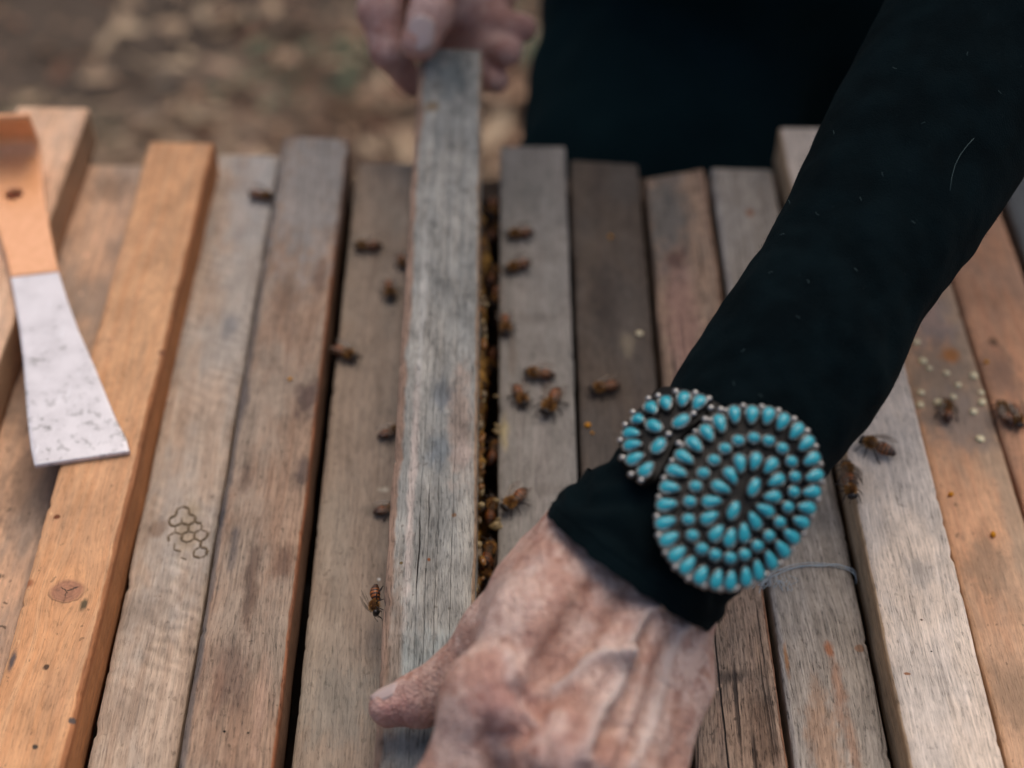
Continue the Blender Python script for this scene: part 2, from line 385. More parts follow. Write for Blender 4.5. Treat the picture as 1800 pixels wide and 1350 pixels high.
bars[3] = make_bar('grey brown bar with a small honeycomb trace printed on it in wax', (383, 272), (492, 275), (153, 1350), (308, 1350), 0, seed=4, wob=.0004,
    mk=lambda b: wood('cedar_grey', s2l(176, 156, 138), s2l(160, 138, 120), s2l(158, 150, 142), 5.3, gr=.26, patch=.8, crack=.2, specks=.35, saw=.2, ring=.12,
        spots=[sp(b, 329, 932, 4.5, 15, (150, 130, 104), .45), sp(b, 400, 575, 4, 9, (112, 112, 114), .5), sp(b, 275, 930, 3, 5, (126, 104, 88), .6), sp(b, 440, 330, 12, 50, (160, 160, 160), .35), sp(b, 360, 700, 7, 14, (172, 150, 132), .5), sp(b, 250, 1080, 9, 9, (132, 118, 106), .5), sp(b, 215, 1250, 8, 12, (138, 120, 106), .4), sp(b, 330, 480, 5, 30, (132, 116, 102), .4)]))
bars[4] = make_bar('reddish brown stained bar with dark streaks and two nail holes', (500, 240), (613, 245), (312, 1350), (481, 1350), .009, seed=5, wob=.0004,
    mk=lambda b: wood('stained_brown', s2l(152, 126, 106), s2l(128, 102, 84), s2l(142, 128, 114), 6.7, side=s2l(104, 74, 54), gr=.4, patch=.7, crack=.35, specks=.5, ring=.5,
        edge=[(-1, s2l(92, 84, 80), .0022), (1, s2l(132, 78, 48), .001)],
        spots=[sp(b, 385, 905, 2.6, 10, (72, 68, 70), .7), sp(b, 540, 690, 6, 12, (84, 66, 60), .7), sp(b, 430, 700, 2.2, 13, (84, 76, 74), .6), sp(b, 530, 820, 3, 9, (82, 68, 64), .6),
               sp(b, 400, 1180, 9, 16, (92, 70, 60), .5), sp(b, 550, 320, 20, 70, (140, 136, 132), .6), sp(b, 395, 1281, .55, .55, (12, 10, 8), 1), sp(b, 437, 1281, .6, .6, (12, 10, 8), 1),
               sp(b, 440, 1020, 3, 26, (84, 66, 56), .6), sp(b, 412, 960, 2, 12, (86, 78, 76), .6), sp(b, 350, 1150, 1.6, 14, (92, 84, 80), .6), sp(b, 500, 980, 4, 9, (104, 78, 64), .6), sp(b, 500, 520, 5, 16, (112, 88, 72), .5), sp(b, 560, 480, 3, 12, (104, 80, 68), .5), sp(b, 430, 840, 3, 8, (96, 76, 64), .5), sp(b, 460, 1230, 3, 18, (158, 130, 112), .5)]))
bars[5] = make_bar('plain taupe bar just left of the lifted bar, with bees walking on it', (628, 287), (728, 288), (511, 1350), (672, 1350), -.002, seed=6,
    mk=lambda b: wood('taupe_wood', s2l(144, 126, 110), s2l(132, 115, 100), s2l(148, 136, 122), 7.9, gr=.26, patch=.5, crack=.15, specks=.35, ring=.12,
        spots=[sp(b, 590, 1240, 14, 20, (120, 116, 108), .4), sp(b, 677, 858, 2.4, 1.4, (180, 168, 150), .7), sp(b, 668, 1015, .6, .6, (200, 194, 186), .8), sp(b, 660, 895, 4, 4, (96, 84, 74), .5)]))
LZ, LS = .0045, .110
bars[6] = make_bar('weathered silver grey bar being lifted by both hands, with long drying cracks', (738, 84), (847, 88), (656, 1350), (832, 1350), LZ, slope=LS, th=.020, seed=7, wob=.0004, rough=.00035,
    mk=lambda b: wood('silver_wood', s2l(164, 158, 149), s2l(145, 142, 136), s2l(132, 131, 127), 9.1, gr=.30, patch=1., lift=1.10, mott=1.7, crack=.06, specks=.45, ring=.12, bump=.9,
        edge=[(-1, s2l(136, 104, 84), .0034), (1, s2l(146, 116, 90), .0012)],
        cut=[(b.uv(737, 970)[0], b.uv(735, 1050)[1], b.uv(740, 885)[1], .00020), (b.uv(756, 880)[0], b.uv(755, 940)[1], b.uv(757, 840)[1], .00016), (b.uv(771, 920)[0], b.uv(770, 960)[1], b.uv(770, 880)[1], .00007), (b.uv(797, 930)[0], b.uv(797, 985)[1], b.uv(797, 920)[1], .00005)],
        spots=[sp(b, 725, 850, 1.6, 60, (178, 164, 156), .7), sp(b, 745, 520, 1.6, 45, (176, 172, 166), .65), sp(b, 812, 740, 5, 30, (158, 140, 128), .7), sp(b, 815, 795, 5, 7, (176, 158, 148), .7), sp(b, 780, 690, 4, 8, (104, 108, 112), .6),
               sp(b, 770, 790, 5, 8, (112, 118, 122), .6), sp(b, 755, 980, .7, .8, (140, 84, 50), .8), sp(b, 706, 988, .7, .7, (96, 78, 40), .9), sp(b, 760, 1170, 12, 14, (150, 160, 160), .4),
               sp(b, 800, 900, 1, 1, (120, 92, 70), .8), sp(b, 800, 130, 10, 16, (74, 84, 88), .55), sp(b, 760, 185, 4, 4, (120, 100, 76), .7), sp(b, 690, 1180, 3, 40, (126, 104, 88), .5)]))  # dark patch at the far end paints in the hand's shadow
bars[7] = make_bar('grey bar right of the lifted bar, with three bees in a ring on it', (880, 258), (993, 258), (872, 1350), (1036, 1350), 0, seed=8,
    mk=lambda b: wood('driftwood_grey', s2l(140, 132, 126), s2l(126, 120, 114), s2l(132, 128, 124), 10.4, gr=.28, patch=.5, crack=.2, specks=.25, ring=.3,
        spots=[sp(b, 886, 760, 2, 9, (166, 150, 112), .6), sp(b, 940, 560, 10, 4, (112, 104, 98), .4), sp(b, 930, 330, 12, 26, (104, 102, 98), .4), sp(b, 960, 860, 8, 3, (112, 104, 98), .5), sp(b, 900, 620, 2, 22, (116, 104, 94), .5)]))
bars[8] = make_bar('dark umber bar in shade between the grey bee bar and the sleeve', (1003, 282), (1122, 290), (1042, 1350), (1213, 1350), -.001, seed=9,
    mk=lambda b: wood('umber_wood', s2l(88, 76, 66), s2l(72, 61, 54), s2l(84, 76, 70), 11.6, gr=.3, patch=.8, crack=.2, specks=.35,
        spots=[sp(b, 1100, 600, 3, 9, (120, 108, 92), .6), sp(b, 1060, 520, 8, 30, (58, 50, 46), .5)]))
bars[9] = make_bar('rough bar with deep cracks and torn grain beside the black cuff', (1137, 314), (1238, 297), (1225, 1350), (1386, 1350), .001, seed=10, wob=.0004, rough=.0004,
    mk=lambda b: wood('torn_grain_wood', s2l(164, 136, 114), s2l(144, 118, 100), s2l(126, 112, 100), 12.8, gr=.6, patch=.55, crack=1., specks=.7, ring=.3, bump=1.,
        cut=[(b.uv(1265, 1200)[0], b.uv(1265, 1345)[1] - .08, b.uv(1255, 1080)[1], .00028), (b.uv(1335, 1100)[0], b.uv(1335, 1200)[1], b.uv(1320, 1050)[1], .00015)],
        edge=[(1, s2l(130, 88, 62), .001)],
        spots=[sp(b, 1200, 560, 8, 60, (150, 116, 104), .6), sp(b, 1175, 380, 12, 40, (92, 94, 92), .6), sp(b, 1290, 1190, 8, 3, (78, 66, 58), .6), sp(b, 1340, 1290, 5, 20, (88, 66, 52), .5), sp(b, 1190, 460, 6, 8, (88, 62, 54), .6)]))  # grey far patch paints in the shade of the torso
bars[10] = make_bar('grey bar with a rusty orange streak and a thread looped over it', (1250, 296), (1357, 299), (1397, 1350), (1568, 1350), 0, seed=11,
    mk=lambda b: wood('grey_streaked_wood', s2l(160, 149, 138), s2l(142, 131, 120), s2l(150, 142, 134), 14.2, gr=.5, patch=.6, crack=.4, specks=.35, ring=.2,
        edge=[(-1, s2l(156, 148, 142), .002)],
        spots=[sp(b, 1475, 1215, 2.6, 15, (138, 96, 70), .5), sp(b, 1457, 1140, 2., 3, (150, 96, 66), .7), sp(b, 1500, 1310, 2.4, 12, (138, 98, 72), .45), sp(b, 1447, 1300, 6, 22, (158, 126, 102), .6), sp(b, 1512, 1136, 2, 1.5, (140, 100, 74), .6),
               sp(b, 1322, 372, 2, 3, (140, 88, 56), .7), sp(b, 1290, 1200, 3, 20, (150, 110, 70), .3), sp(b, 1382, 1160, 1, 8, (150, 106, 70), .7)]))
bars[11] = make_bar('pale whitish planed bar standing higher than its neighbours', (1370, 225), (1487, 225), (1600, 1350), (1768, 1350), .013, seed=12, wob=.0003,
    mk=lambda b: wood('whitish_pine', s2l(208, 190, 174), s2l(192, 175, 160), s2l(184, 174, 166), 15.5, side=s2l(160, 132, 100), gr=.3, patch=.7, crack=.08, specks=.3, ring=.55,
        edge=[(-1, s2l(166, 134, 100), .0008)],
        spots=[sp(b, 1610, 1000, 6, 8, (158, 148, 140), .5), sp(b, 1636, 1141, .5, .5, (40, 30, 30), 1), sp(b, 1594, 1183, 1.1, .6, (140, 96, 70), .9), sp(b, 1618, 1086, .6, .6, (90, 70, 56), .8)]))
bars[12] = make_bar('orange tan bar sprinkled with pale round drops and yellow pollen', (1495, 300), (1612, 300), (1773, 1350), (1935, 1350), .001, seed=13,
    mk=lambda b: wood('tan_pine', s2l(212, 164, 128), s2l(200, 150, 116), s2l(174, 150, 128), 16.9, lift=1.06, gr=.16, patch=.5, crack=.1, specks=.5, ring=.2,
        edge=[(1, s2l(170, 144, 120), .009)],
        spots=[sp(b, 1660, 680, 14, 34, (142, 122, 104), .7), sp(b, 1665, 625, 4.5, 5, (170, 108, 56), .7), sp(b, 1690, 740, 16, 18, (146, 128, 116), .6), sp(b, 1730, 1000, 9, 16, (146, 120, 98), .6), sp(b, 1780, 1220, 8, 16, (146, 120, 98), .6),
               sp(b, 1625, 560, 12, 20, (140, 128, 124), .5)]))
bars[13] = make_bar('second orange tan bar at far right, with a pair of bees at its left edge', (1618, 300), (1733, 300), (1941, 1350), (2110, 1350), .002, seed=14,
    mk=lambda b: wood('tan_pine_dark', s2l(208, 154, 118), s2l(194, 138, 104), s2l(164, 130, 108), 18.1, lift=1.02, gr=.18, patch=.6, crack=.1, specks=.5,
        spots=[sp(b, 1760, 660, 8, 18, (138, 108, 90), .6), sp(b, 1745, 600, 2, 3, (110, 80, 60), .7)]))
bars[14] = make_bar('dark slate grey bar at the far right edge behind the sleeve', (1742, 280), (1860, 280), (2118, 1350), (2290, 1350), -.006, seed=15,
    mk=lambda b: wood('slate_grey_wood', s2l(96, 98, 98), s2l(82, 84, 86), s2l(90, 92, 92), 19.7, gr=.3, patch=.6))

def child(b, name, V, Fc, mat, smooth=True):
    org = b.obj.location
    return link(name, mesh(name, [Vector(v) - org for v in V], Fc, smooth), mat, b.obj)

# honeycomb trace on bar 3: hexagon walls of dark wax, broken here and there
wax_dark = simple('dark_wax', s2l(112, 92, 66), .45, .5, 900, .35)
wax_gold = simple('golden_wax', s2l(128, 82, 34), .35, .5, 500, .5, .6, 700, Subsurface_Weight=.2)
wax_pale = simple('pale_wax', s2l(150, 128, 88), .45, .5, 400, .3, .5, 600)
V, Fc = [], []; VF = (V, Fc); rh = random.Random(5)
pit = .0049; o0 = bars[3].pt(321, 900); done = set()
for row, cols in enumerate(((0,), (-.5, .5), (0, 1), (.5, 1.5, -.5), (0, 1), (.5, 1.5))):
    for cx in cols:
        c0 = Vector((cx * pit, -row * pit * .866, 0)); vs = [c0 + Vector((math.sin(k * math.pi / 3), math.cos(k * math.pi / 3), 0)) * pit * .577 for k in range(6)]
        for k in range(6):
            a, b_ = vs[k], vs[(k + 1) % 6]; m_ = (a + b_) / 2; key = (round(m_.x * 3000), round(m_.y * 3000))
            if key in done: continue
            done.add(key)
            if rh.random() < (.05 if k in (0, 5) else .22): continue
            rot = Matrix.Rotation(R(6), 3, 'Z'); pts = []
            w0 = rh.uniform(.55, 1.2)
            for q in range(6):
                p = a.lerp(b_, q / 5) * .97 + m_ * .03 + Vector((rh.uniform(-1, 1), rh.uniform(-1, 1), 0)) * .00016; pts.append(o0 + rot @ p + Vector((0, 0, .0001)))
            add(VF, tube(pts, [.0003 * w0, .0005 * w0, .0006 * w0, .00056 * w0, .0005 * w0, .0003 * w0], 5))
child(bars[3], 'honeycomb_trace', V, Fc, wax_dark)

# comb hanging under the lifted bar, its side bulging out on the right with open cells, wax and propolis
def build_comb():
    b = bars[6]; V, Fc = [], []; ny, nz = 260, 26
    y0, y1 = .20, .545
    bb = [at(832 + 15 * (1350 - py) / 1262, py, LZ, LS, Y0) for py in (1350, 88)]
    for i in range(ny + 1):
        y = y0 + (y1 - y0) * i / ny; t = (y - bb[0].y) / (bb[1].y - bb[0].y); e = bb[0].lerp(bb[1], t)
        zt = e.z - .0195
        for k in range(nz + 1):
            d = .085 * k / nz; env = min(1, 4 * (1 - k / nz)) * min(1, (y - y0) / .03) * min(1, (y1 - y) / .03)
            hx = math.sin(y * 2 * math.pi / .0054) * math.sin(d * 2 * math.pi / .0047)
            x = e.x - .012 + .0120 * env + .0016 * hx * env + .004 * env * mnoise.fractal(Vector((y * 40, d * 60, 2)), 1, 2, 3)
            V.append((x, y, zt - d))
    for i in range(ny):
        for k in range(nz):
            w = nz + 1; Fc.append((i * w + k, i * w + k + 1, (i + 1) * w + k + 1, (i + 1) * w + k))
    o = child(b, 'comb', V, Fc, comb_mat)
    sm = o.modifiers.new('thick', 'SOLIDIFY'); sm.thickness = .018; sm.offset = -1
    # ridge of crumbly wax along the seam
    V, Fc = [], []; VF = (V, Fc); r_ = random.Random(11)
    for i in range(90):
        y = r_.uniform(.26, .46); t = (y - bb[0].y) / (bb[1].y - bb[0].y); e = bb[0].lerp(bb[1], t)
        c = (e.x + r_.uniform(-.002, .0022), y, e.z - r_.uniform(.012, .026)); s = r_.uniform(.0006, .0017)
        add(VF, ell(c, s, s * r_.uniform(1, 2.6), s * .8, 7, 5, Matrix.Rotation(r_.uniform(-.3, .3), 3, 'Z')))
    m = child(b, 'wax_crumbs', V, Fc, [wax_gold, wax_pale, wax_dark]); mi = []
    for i in range(90): mi += [r_.choice((0, 0, 1, 2, 2))] * 35
    m.data.polygons.foreach_set('material_index', mi); m['kind'] = 'stuff'
    V, Fc = [], []; VF = (V, Fc)
    for i in range(12):
        py = r_.choice((r_.uniform(740, 800), r_.uniform(640, 900), r_.uniform(850, 1000))); p = bars[7].pt(877 + r_.uniform(-2, 5) ** 1, py)
        s = r_.uniform(.0005, .0017); p.z -= r_.uniform(-.0002, .003); p.x -= .0012
        add(VF, ell(p, s, s * r_.uniform(1, 2.4), s, 7, 5, Matrix.Rotation(r_.uniform(-.3, .3) + 1.57, 3, 'Z')))
    o = child(bars[7], 'wax_crumbs', V, Fc, wax_pale); o['kind'] = 'stuff'
nc = N('comb_wax'); cc = nc.coord(); f1 = nc.noise(cc, 160, 4); f2 = nc.noise(cc, 60, 3)
comb_mat = nc.out(nc.mix(nc.step(f1, .4, .65), nc.mix(nc.step(f2, .4, .6), s2l(58, 36, 20), s2l(128, 80, 34)), s2l(188, 138, 62)), .4, nc.bump(f1, .8, .001), .5)
build_comb()

# ------------------------------------------------------------------ implicit surfaces for the person
def surface_nets(Fg, org, h):
    s = Fg < 0; sl_ = [slice(None, -1), slice(1, None)]
    cnt = sum(s[sl_[a], sl_[b], sl_[c]].astype(np.int8) for a in (0, 1) for b in (0, 1) for c in (0, 1))
    act = (cnt > 0) & (cnt < 8); ijk = np.argwhere(act); idx = -np.ones(act.shape, dtype=np.int64); idx[act] = np.arange(len(ijk))
    acc = np.zeros((len(ijk), 3)); n = np.zeros(len(ijk))
    i, j, k = ijk.T
    for ax in range(3):
        for a in (0, 1):
            for b in (0, 1):
                o0 = [a, b]; o0.insert(ax, 0); o1 = list(o0); o1[ax] = 1
                fa = Fg[i + o0[0], j + o0[1], k + o0[2]]; fb = Fg[i + o1[0], j + o1[1], k + o1[2]]
                m = (fa < 0) != (fb < 0); t = np.where(m, fa / np.where(m, fa - fb, 1), 0)
                pos = np.repeat(np.array([o0], float), len(ijk), 0); pos[:, ax] += t
                acc += pos * m[:, None]; n += m
    V = org + (ijk + acc / n[:, None]) * h
    Fs = []
    for ax in range(3):
        a0 = [slice(None)] * 3; a1 = [slice(None)] * 3; a0[ax] = slice(None, -1); a1[ax] = slice(1, None)
        sa = s[tuple(a0)]; sb = s[tuple(a1)]; e = np.argwhere(sa != sb); u, w = (ax + 1) % 3, (ax + 2) % 3
        e = e[(e[:, u] > 0) & (e[:, w] > 0) & (e[:, u] < act.shape[u]) & (e[:, w] < act.shape[w]) & (e[:, ax] < act.shape[ax])]
        q = []
        for du, dw in ((-1, -1), (0, -1), (0, 0), (-1, 0)):
            c = e.copy(); c[:, u] += du; c[:, w] += dw; q.append(idx[c[:, 0], c[:, 1], c[:, 2]])
        q = np.stack(q, 1); fl = sa[e[:, 0], e[:, 1], e[:, 2]]
        q[~fl] = q[~fl][:, ::-1]; Fs.append(q)
    Fs = np.concatenate(Fs); Fs = Fs[(Fs >= 0).all(1)]
    return V, Fs
def sdf_mesh(prims, h, pad=.012):
    """prims: (a, b, ra, rb, k) round cones, blended with radius k; optional 6th: 'cut'"""
    lo = np.min([np.minimum(V3(p[0]) - p[2], V3(p[1]) - p[3]) for p in prims], 0) - pad
    hi = np.max([np.maximum(V3(p[0]) + p[2], V3(p[1]) + p[3]) for p in prims], 0) + pad
    shp = np.ceil((hi - lo) / h).astype(int) + 1; G = np.full(shp, .5, np.float32)
    ax = [lo[i] + h * np.arange(shp[i]) for i in range(3)]
    for p in prims:
        a, b, ra, rb, k = V3(p[0]), V3(p[1]), p[2], p[3], p[4]; mg = k + 3 * h + .004
        l = np.minimum(a - ra, b - rb) - mg; u = np.maximum(a + ra, b + rb) + mg
        s0 = np.clip(((l - lo) / h).astype(int), 0, shp - 1); s1 = np.clip(np.ceil((u - lo) / h).astype(int) + 1, 1, shp)
        X = ax[0][s0[0]:s1[0]][:, None, None]; Y = ax[1][s0[1]:s1[1]][None, :, None]; Z = ax[2][s0[2]:s1[2]][None, None, :]
        ab = b - a; L2 = max(1e-12, ab @ ab)
        t = np.clip(((X - a[0]) * ab[0] + (Y - a[1]) * ab[1] + (Z - a[2]) * ab[2]) / L2, 0, 1)
        d = np.sqrt((X - a[0] - t * ab[0]) ** 2 + (Y - a[1] - t * ab[1]) ** 2 + (Z - a[2] - t * ab[2]) ** 2) - (ra + (rb - ra) * t)
        sub = (slice(s0[0], s1[0]), slice(s0[1], s1[1]), slice(s0[2], s1[2])); g = G[sub]
        if len(p) > 5: g2 = np.maximum(g, -d) + 0; hh = np.maximum(k - np.abs(g + d), 0) / k; G[sub] = g2 + hh * hh * k * .25
        else: hh = np.maximum(k - np.abs(g - d), 0) / k; G[sub] = np.minimum(g, d) - hh * hh * k * .25
    return surface_nets(G, lo, h)
def normals(V, Fs):
    n = np.cross(V[Fs[:, 2]] - V[Fs[:, 0]], V[Fs[:, 3]] - V[Fs[:, 1]]); N_ = np.zeros_like(V)
    for k in range(4): np.add.at(N_, Fs[:, k], n)
    return N_ / np.maximum(1e-12, np.linalg.norm(N_, axis=1))[:, None]
def smooth(V, Fs, it=3, lam=.5):
    E = np.concatenate([Fs[:, [k, (k + 1) % 4]] for k in range(4)]); E = np.concatenate([E, E[:, ::-1]])
    deg = np.bincount(E[:, 0], minlength=len(V))[:, None]
    for _ in range(it):
        S_ = np.stack([np.bincount(E[:, 0], V[E[:, 1], c], len(V)) for c in range(3)], 1); V = V + lam * (S_ / np.maximum(deg, 1) - V)
    return V
def segdist(px, py, pts):
    best = np.full(px.shape, 1e9)
    for (x0, y0), (x1, y1) in zip(pts[:-1], pts[1:]):
        dx, dy = x1 - x0, y1 - y0; t = np.clip(((px - x0) * dx + (py - y0) * dy) / (dx * dx + dy * dy), 0, 1)
        best = np.minimum(best, np.hypot(px - x0 - t * dx, py - y0 - t * dy))
    return best

# ---- the hand in front (the person's left hand)
c1, c2, c3 = P(1052, 958, .443), P(1112, 1003, .440), P(1166, 1046, .446)
fa = P(1290, 740, .468)                        # forearm inside the sleeve
iM, mM, rM, pM = P(864, 1232, .402), P(985, 1335, .393), P(1080, 1388, .398), P(1140, 1405, .411)
tC, tM, tI, tT = P(965, 1000, .449), P(868, 1112, .444), P(800, 1190, .447), P(684, 1243, .4505)
iP, mP, rP, qP = P(785, 1410, .398), P(900, 1540, .390), P(1010, 1590, .400), P(1080, 1590, .420)
prims = [
    (P(1204, 862, .462), c1, .0130, .0140, .008), (P(1240, 880, .456), c2, .0165, .0165, .010), (P(1236, 934, .466), c3, .0140, .0145, .010),
    (c1, c3, .0140, .0140, .012),
    (c1, P(930, 1100, .416), .0140, .0112, .010), (P(930, 1100, .416), iM, .0112, .0110, .008), (c2, mM, .0150, .0105, .009), (c2, rM, .0150, .0102, .009), (c3, P(1172, 1190, .432), .0140, .0118, .009), (P(1172, 1190, .432), pM, .0118, .0092, .009),
    (P(990, 1060, .430), P(1120, 1180, .434), .015, .016, .014), (P(960, 1160, .424), P(1100, 1290, .424), .012, .012, .012),
    (P(905, 1180, .420), iM, .010, .012, .006),
    (iM, iM, .0140, .0140, .005), (mM, mM, .0135, .0135, .005), (rM, rM, .0125, .0125, .005), (pM, pM, .0105, .0105, .005),
    (c1, tC, .0130, .0112, .010), (tC, tM, .0110, .0098, .006), (P(920, 1040, .436), P(872, 1165, .430), .0095, .0080, .010),
    (tM, tI, .0098, .0084, .005), (tI, P(742, 1228, .449), .0086, .0084, .004), (P(742, 1228, .449), tT, .0082, .0066, .004),
]
def finger(M_, P_, tip, r0, r1, bend):
    D_ = P_.lerp(tip, .55) + bend
    return [(M_, P_, r0, r1 * 1.02, .005), (P_, P_, r1 * 1.1, r1 * 1.1, .004), (P_, D_, r1, r1 * .9, .004), (D_, tip, r1 * .9, r1 * .78, .003)]
tipz = .013
prims += finger(iM, iP, Vector((-.030, .183, tipz)), .0120, .0102, Vector((0, -.004, .006)))
prims += finger(mM, mP, Vector((.005, .165, .010)), .0105, .0092, Vector((0, -.004, .006)))
prims += finger(rM, rP, Vector((.028, .168, .009)), .0100, .0088, Vector((0, -.004, .006)))
prims += finger(pM, qP, Vector((.048, .178, .008)), .0088, .0076, Vector((0, -.003, .005)))
HV, HF = sdf_mesh(prims, .00085)
HV = smooth(HV, HF, 3)
NN = normals(HV, HF); pxs, pys, dep = proj(HV)
front = np.clip((NN @ (-(V3(CM.to_3x3() @ Vector((0, 0, -1)))))) * 2.2, 0, 1)
zz2 = lambda pts: [(640 + x * .3667, 860 + y * .3667) for x, y in pts]
veins = [zz2([(1500, 505), (1430, 530), (1340, 610), (1285, 700), (1255, 800)]), zz2([(1255, 800), (1160, 795), (1060, 830), (990, 905), (900, 960)]), zz2([(1255, 800), (1220, 920), (1150, 1040), (1100, 1160), (1060, 1290)]),
         zz2([(1560, 640), (1500, 710), (1440, 850), (1400, 1000), (1345, 1190), (1280, 1340)]), zz2([(690, 800), (700, 900), (770, 1010), (800, 1100)]), zz2([(860, 330), (700, 420), (620, 560), (540, 700)])]
vamp = [.0028, .0027, .0021, .0020, .0009, .0005]; vw = [11, 12, 13, 12, 10, 10]
disp = np.zeros(len(HV)); vein = np.zeros(len(HV))
def near(px, py, pts, w): return np.exp(-(segdist(px, py, pts) / w) ** 2)
nv = np.array([mnoise.fractal(Vector(v * 90), 1, 2, 3) for v in HV]); nv2 = np.array([mnoise.fractal(Vector(v * 260), 1, 2, 3) for v in HV])
jx, jy = pxs + nv * 8, pys + nv2 * 5
for pts, a, w in zip(veins, vamp, vw):
    g = near(jx, jy, pts, w); disp += a * g; vein = np.maximum(vein, g * min(1, a / .0012))
tend = [zz2([(1120, 330), (900, 640), (700, 900)]), zz2([(1330, 560), (1180, 760), (960, 1120), (860, 1300)]), zz2([(1400, 640), (1310, 880), (1210, 1150), (1150, 1336)]), zz2([(1560, 760), (1480, 980), (1400, 1300)])]
for pts, a in zip(tend, (.0006, .0016, .0016, .0011)): disp += a * near(jx, jy, pts, 17)
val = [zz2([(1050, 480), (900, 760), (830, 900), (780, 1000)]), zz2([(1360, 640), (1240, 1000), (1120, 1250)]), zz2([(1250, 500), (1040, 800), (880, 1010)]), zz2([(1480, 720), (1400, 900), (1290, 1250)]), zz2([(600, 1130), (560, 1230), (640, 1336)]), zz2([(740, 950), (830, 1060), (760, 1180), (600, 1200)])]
valm = np.zeros(len(HV))
for i in range(70):
    x = 800 + (i * 73 % 380); y = 960 + (i * 131 % 380); a = .75 + .5 * math.sin(i * 1.7); L_ = 14 + i % 5 * 5
    g = near(jx, jy, [(x, y), (x + L_ * math.cos(a), y - L_ * math.sin(a) * .2 + L_ * .25)], 3.2); disp -= .00035 * g
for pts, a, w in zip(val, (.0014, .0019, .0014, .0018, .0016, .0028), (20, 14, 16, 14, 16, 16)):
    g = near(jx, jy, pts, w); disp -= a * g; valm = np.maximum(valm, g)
# skin creases across thumb joint and wrist side
for i in range(9):
    o_ = i * 7; g = near(jx, jy, [(758 + o_ * .9, 1188 - o_ * .8), (790 + o_ * .9, 1222 - o_ * .8)], 2.4); disp -= .00045 * g
for i in range(16):
    x = 690 + i * 12; g = near(jx, jy, [(930 + i * 9, 1010 + i * 16), (975 + i * 9, 1030 + i * 15)], 3.5); disp -= .0002 * g
disp += nv * .0008 + nv2 * .00016
HV = HV + NN * (disp * front)[:, None]
HV = smooth(HV, HF, 1, .4)
red = np.exp(-((pxs - 880) ** 2 + (pys - 1250) ** 2) / 70 ** 2) * .8 + np.exp(-((pxs - 690) ** 2 + (pys - 1255) ** 2) / 55 ** 2) + .5 * np.exp(-((pxs - 1000) ** 2 + (pys - 1345) ** 2) / 60 ** 2)
handcol = np.stack([vein, np.clip(red, 0, 1), valm, np.ones(len(HV))], 1)

# ---- the hand behind (the person's right hand) round the far end of the bar
T0 = P(772, -120, .70)
fp = [
    (P(770, 10, .722), P(835, 30, .735), .013, .012, .008), (P(740, 60, .735), P(840, 60, .74), .009, .009, .006),
    (P(790, -190, .76), P(760, -90, .74), .025, .022, .015), (P(700, -60, .725), P(850, -50, .745), .020, .019, .015), (P(720, -20, .735), P(835, -5, .745), .017, .017, .015),
    (P(785, -170, .72), P(775, -60, .688), .015, .0125, .012), (P(775, -60, .688), P(757, 25, .672), .0120, .0100, .005), (P(757, 25, .672), P(738, 74, .668), .0100, .0090, .004),
    (P(690, -70, .715), P(668, 20, .690), .0135, .0105, .008), (P(668, 20, .690), P(684, 90, .690), .0105, .0088, .004), (P(684, 90, .690), P(724, 146, .705), .0088, .0070, .004),
    (P(845, -40, .74), P(868, 40, .725), .013, .0095, .006), (P(868, 40, .725), P(920, 50, .712), .0088, .0070, .004),
    (P(840, 0, .745), P(862, 84, .725), .012, .009, .006), (P(862, 84, .725), P(893, 92, .71), .009, .0076, .004),
    (P(830, 50, .745), P(856, 132, .725), .010, .0075, .006), (P(856, 132, .725), P(874, 143, .715), .0075, .0062, .004),
]
BV, BF = sdf_mesh(fp, .0013); BV = smooth(BV, BF, 3)

# ---- the rest of the body, coarse
el2 = P(1880, -110, .575); wr1 = V3(P(790, -190, .76)); wr1 = Vector(wr1)
sh1, sh2 = Vector((.06, .82, .52)), Vector((.42, .80, .52)); el1 = Vector((-.10, .88, .30))
hip = Vector((.24, .88, .06))
def body_prims(g):
    return [
        (wr1, el1, .024 + g, .036 + g, .02), (el1, sh1, .038 + g, .048 + g, .03), (el2, sh2, .040 + g, .048 + g, .03), (P(1600, 260, .53), el2, .030 + g, .038 + g, .02),
        (sh1 + Vector((.04, .02, -.02)), sh2 + Vector((-.04, .02, -.02)), .065 + g, .065 + g, .05), (Vector((.16, .86, .40)), Vector((.16, .90, .08)), .105 + g, .10 + g, .06),
        (Vector((.32, .86, .40)), Vector((.32, .90, .08)), .105 + g, .10 + g, .06)]
leg_prims = lambda g: [(Vector((.18, .88, .06)), Vector((.33, .88, .06)), .12 + g, .12 + g, .06), (Vector((.175, .87, .0)), Vector((.15, .86, -.36)), .10 + g, .07 + g, .10), (Vector((.335, .87, .0)), Vector((.34, .86, -.36)), .10 + g, .07 + g, .10),
        (Vector((.13, .86, -.36)), Vector((.12, .94, -.75)), .068 + g, .05 + g, .03), (Vector((.34, .86, -.36)), Vector((.36, .94, -.75)), .068 + g, .05 + g, .03)]
head_c = Vector((.22, .72, .74))
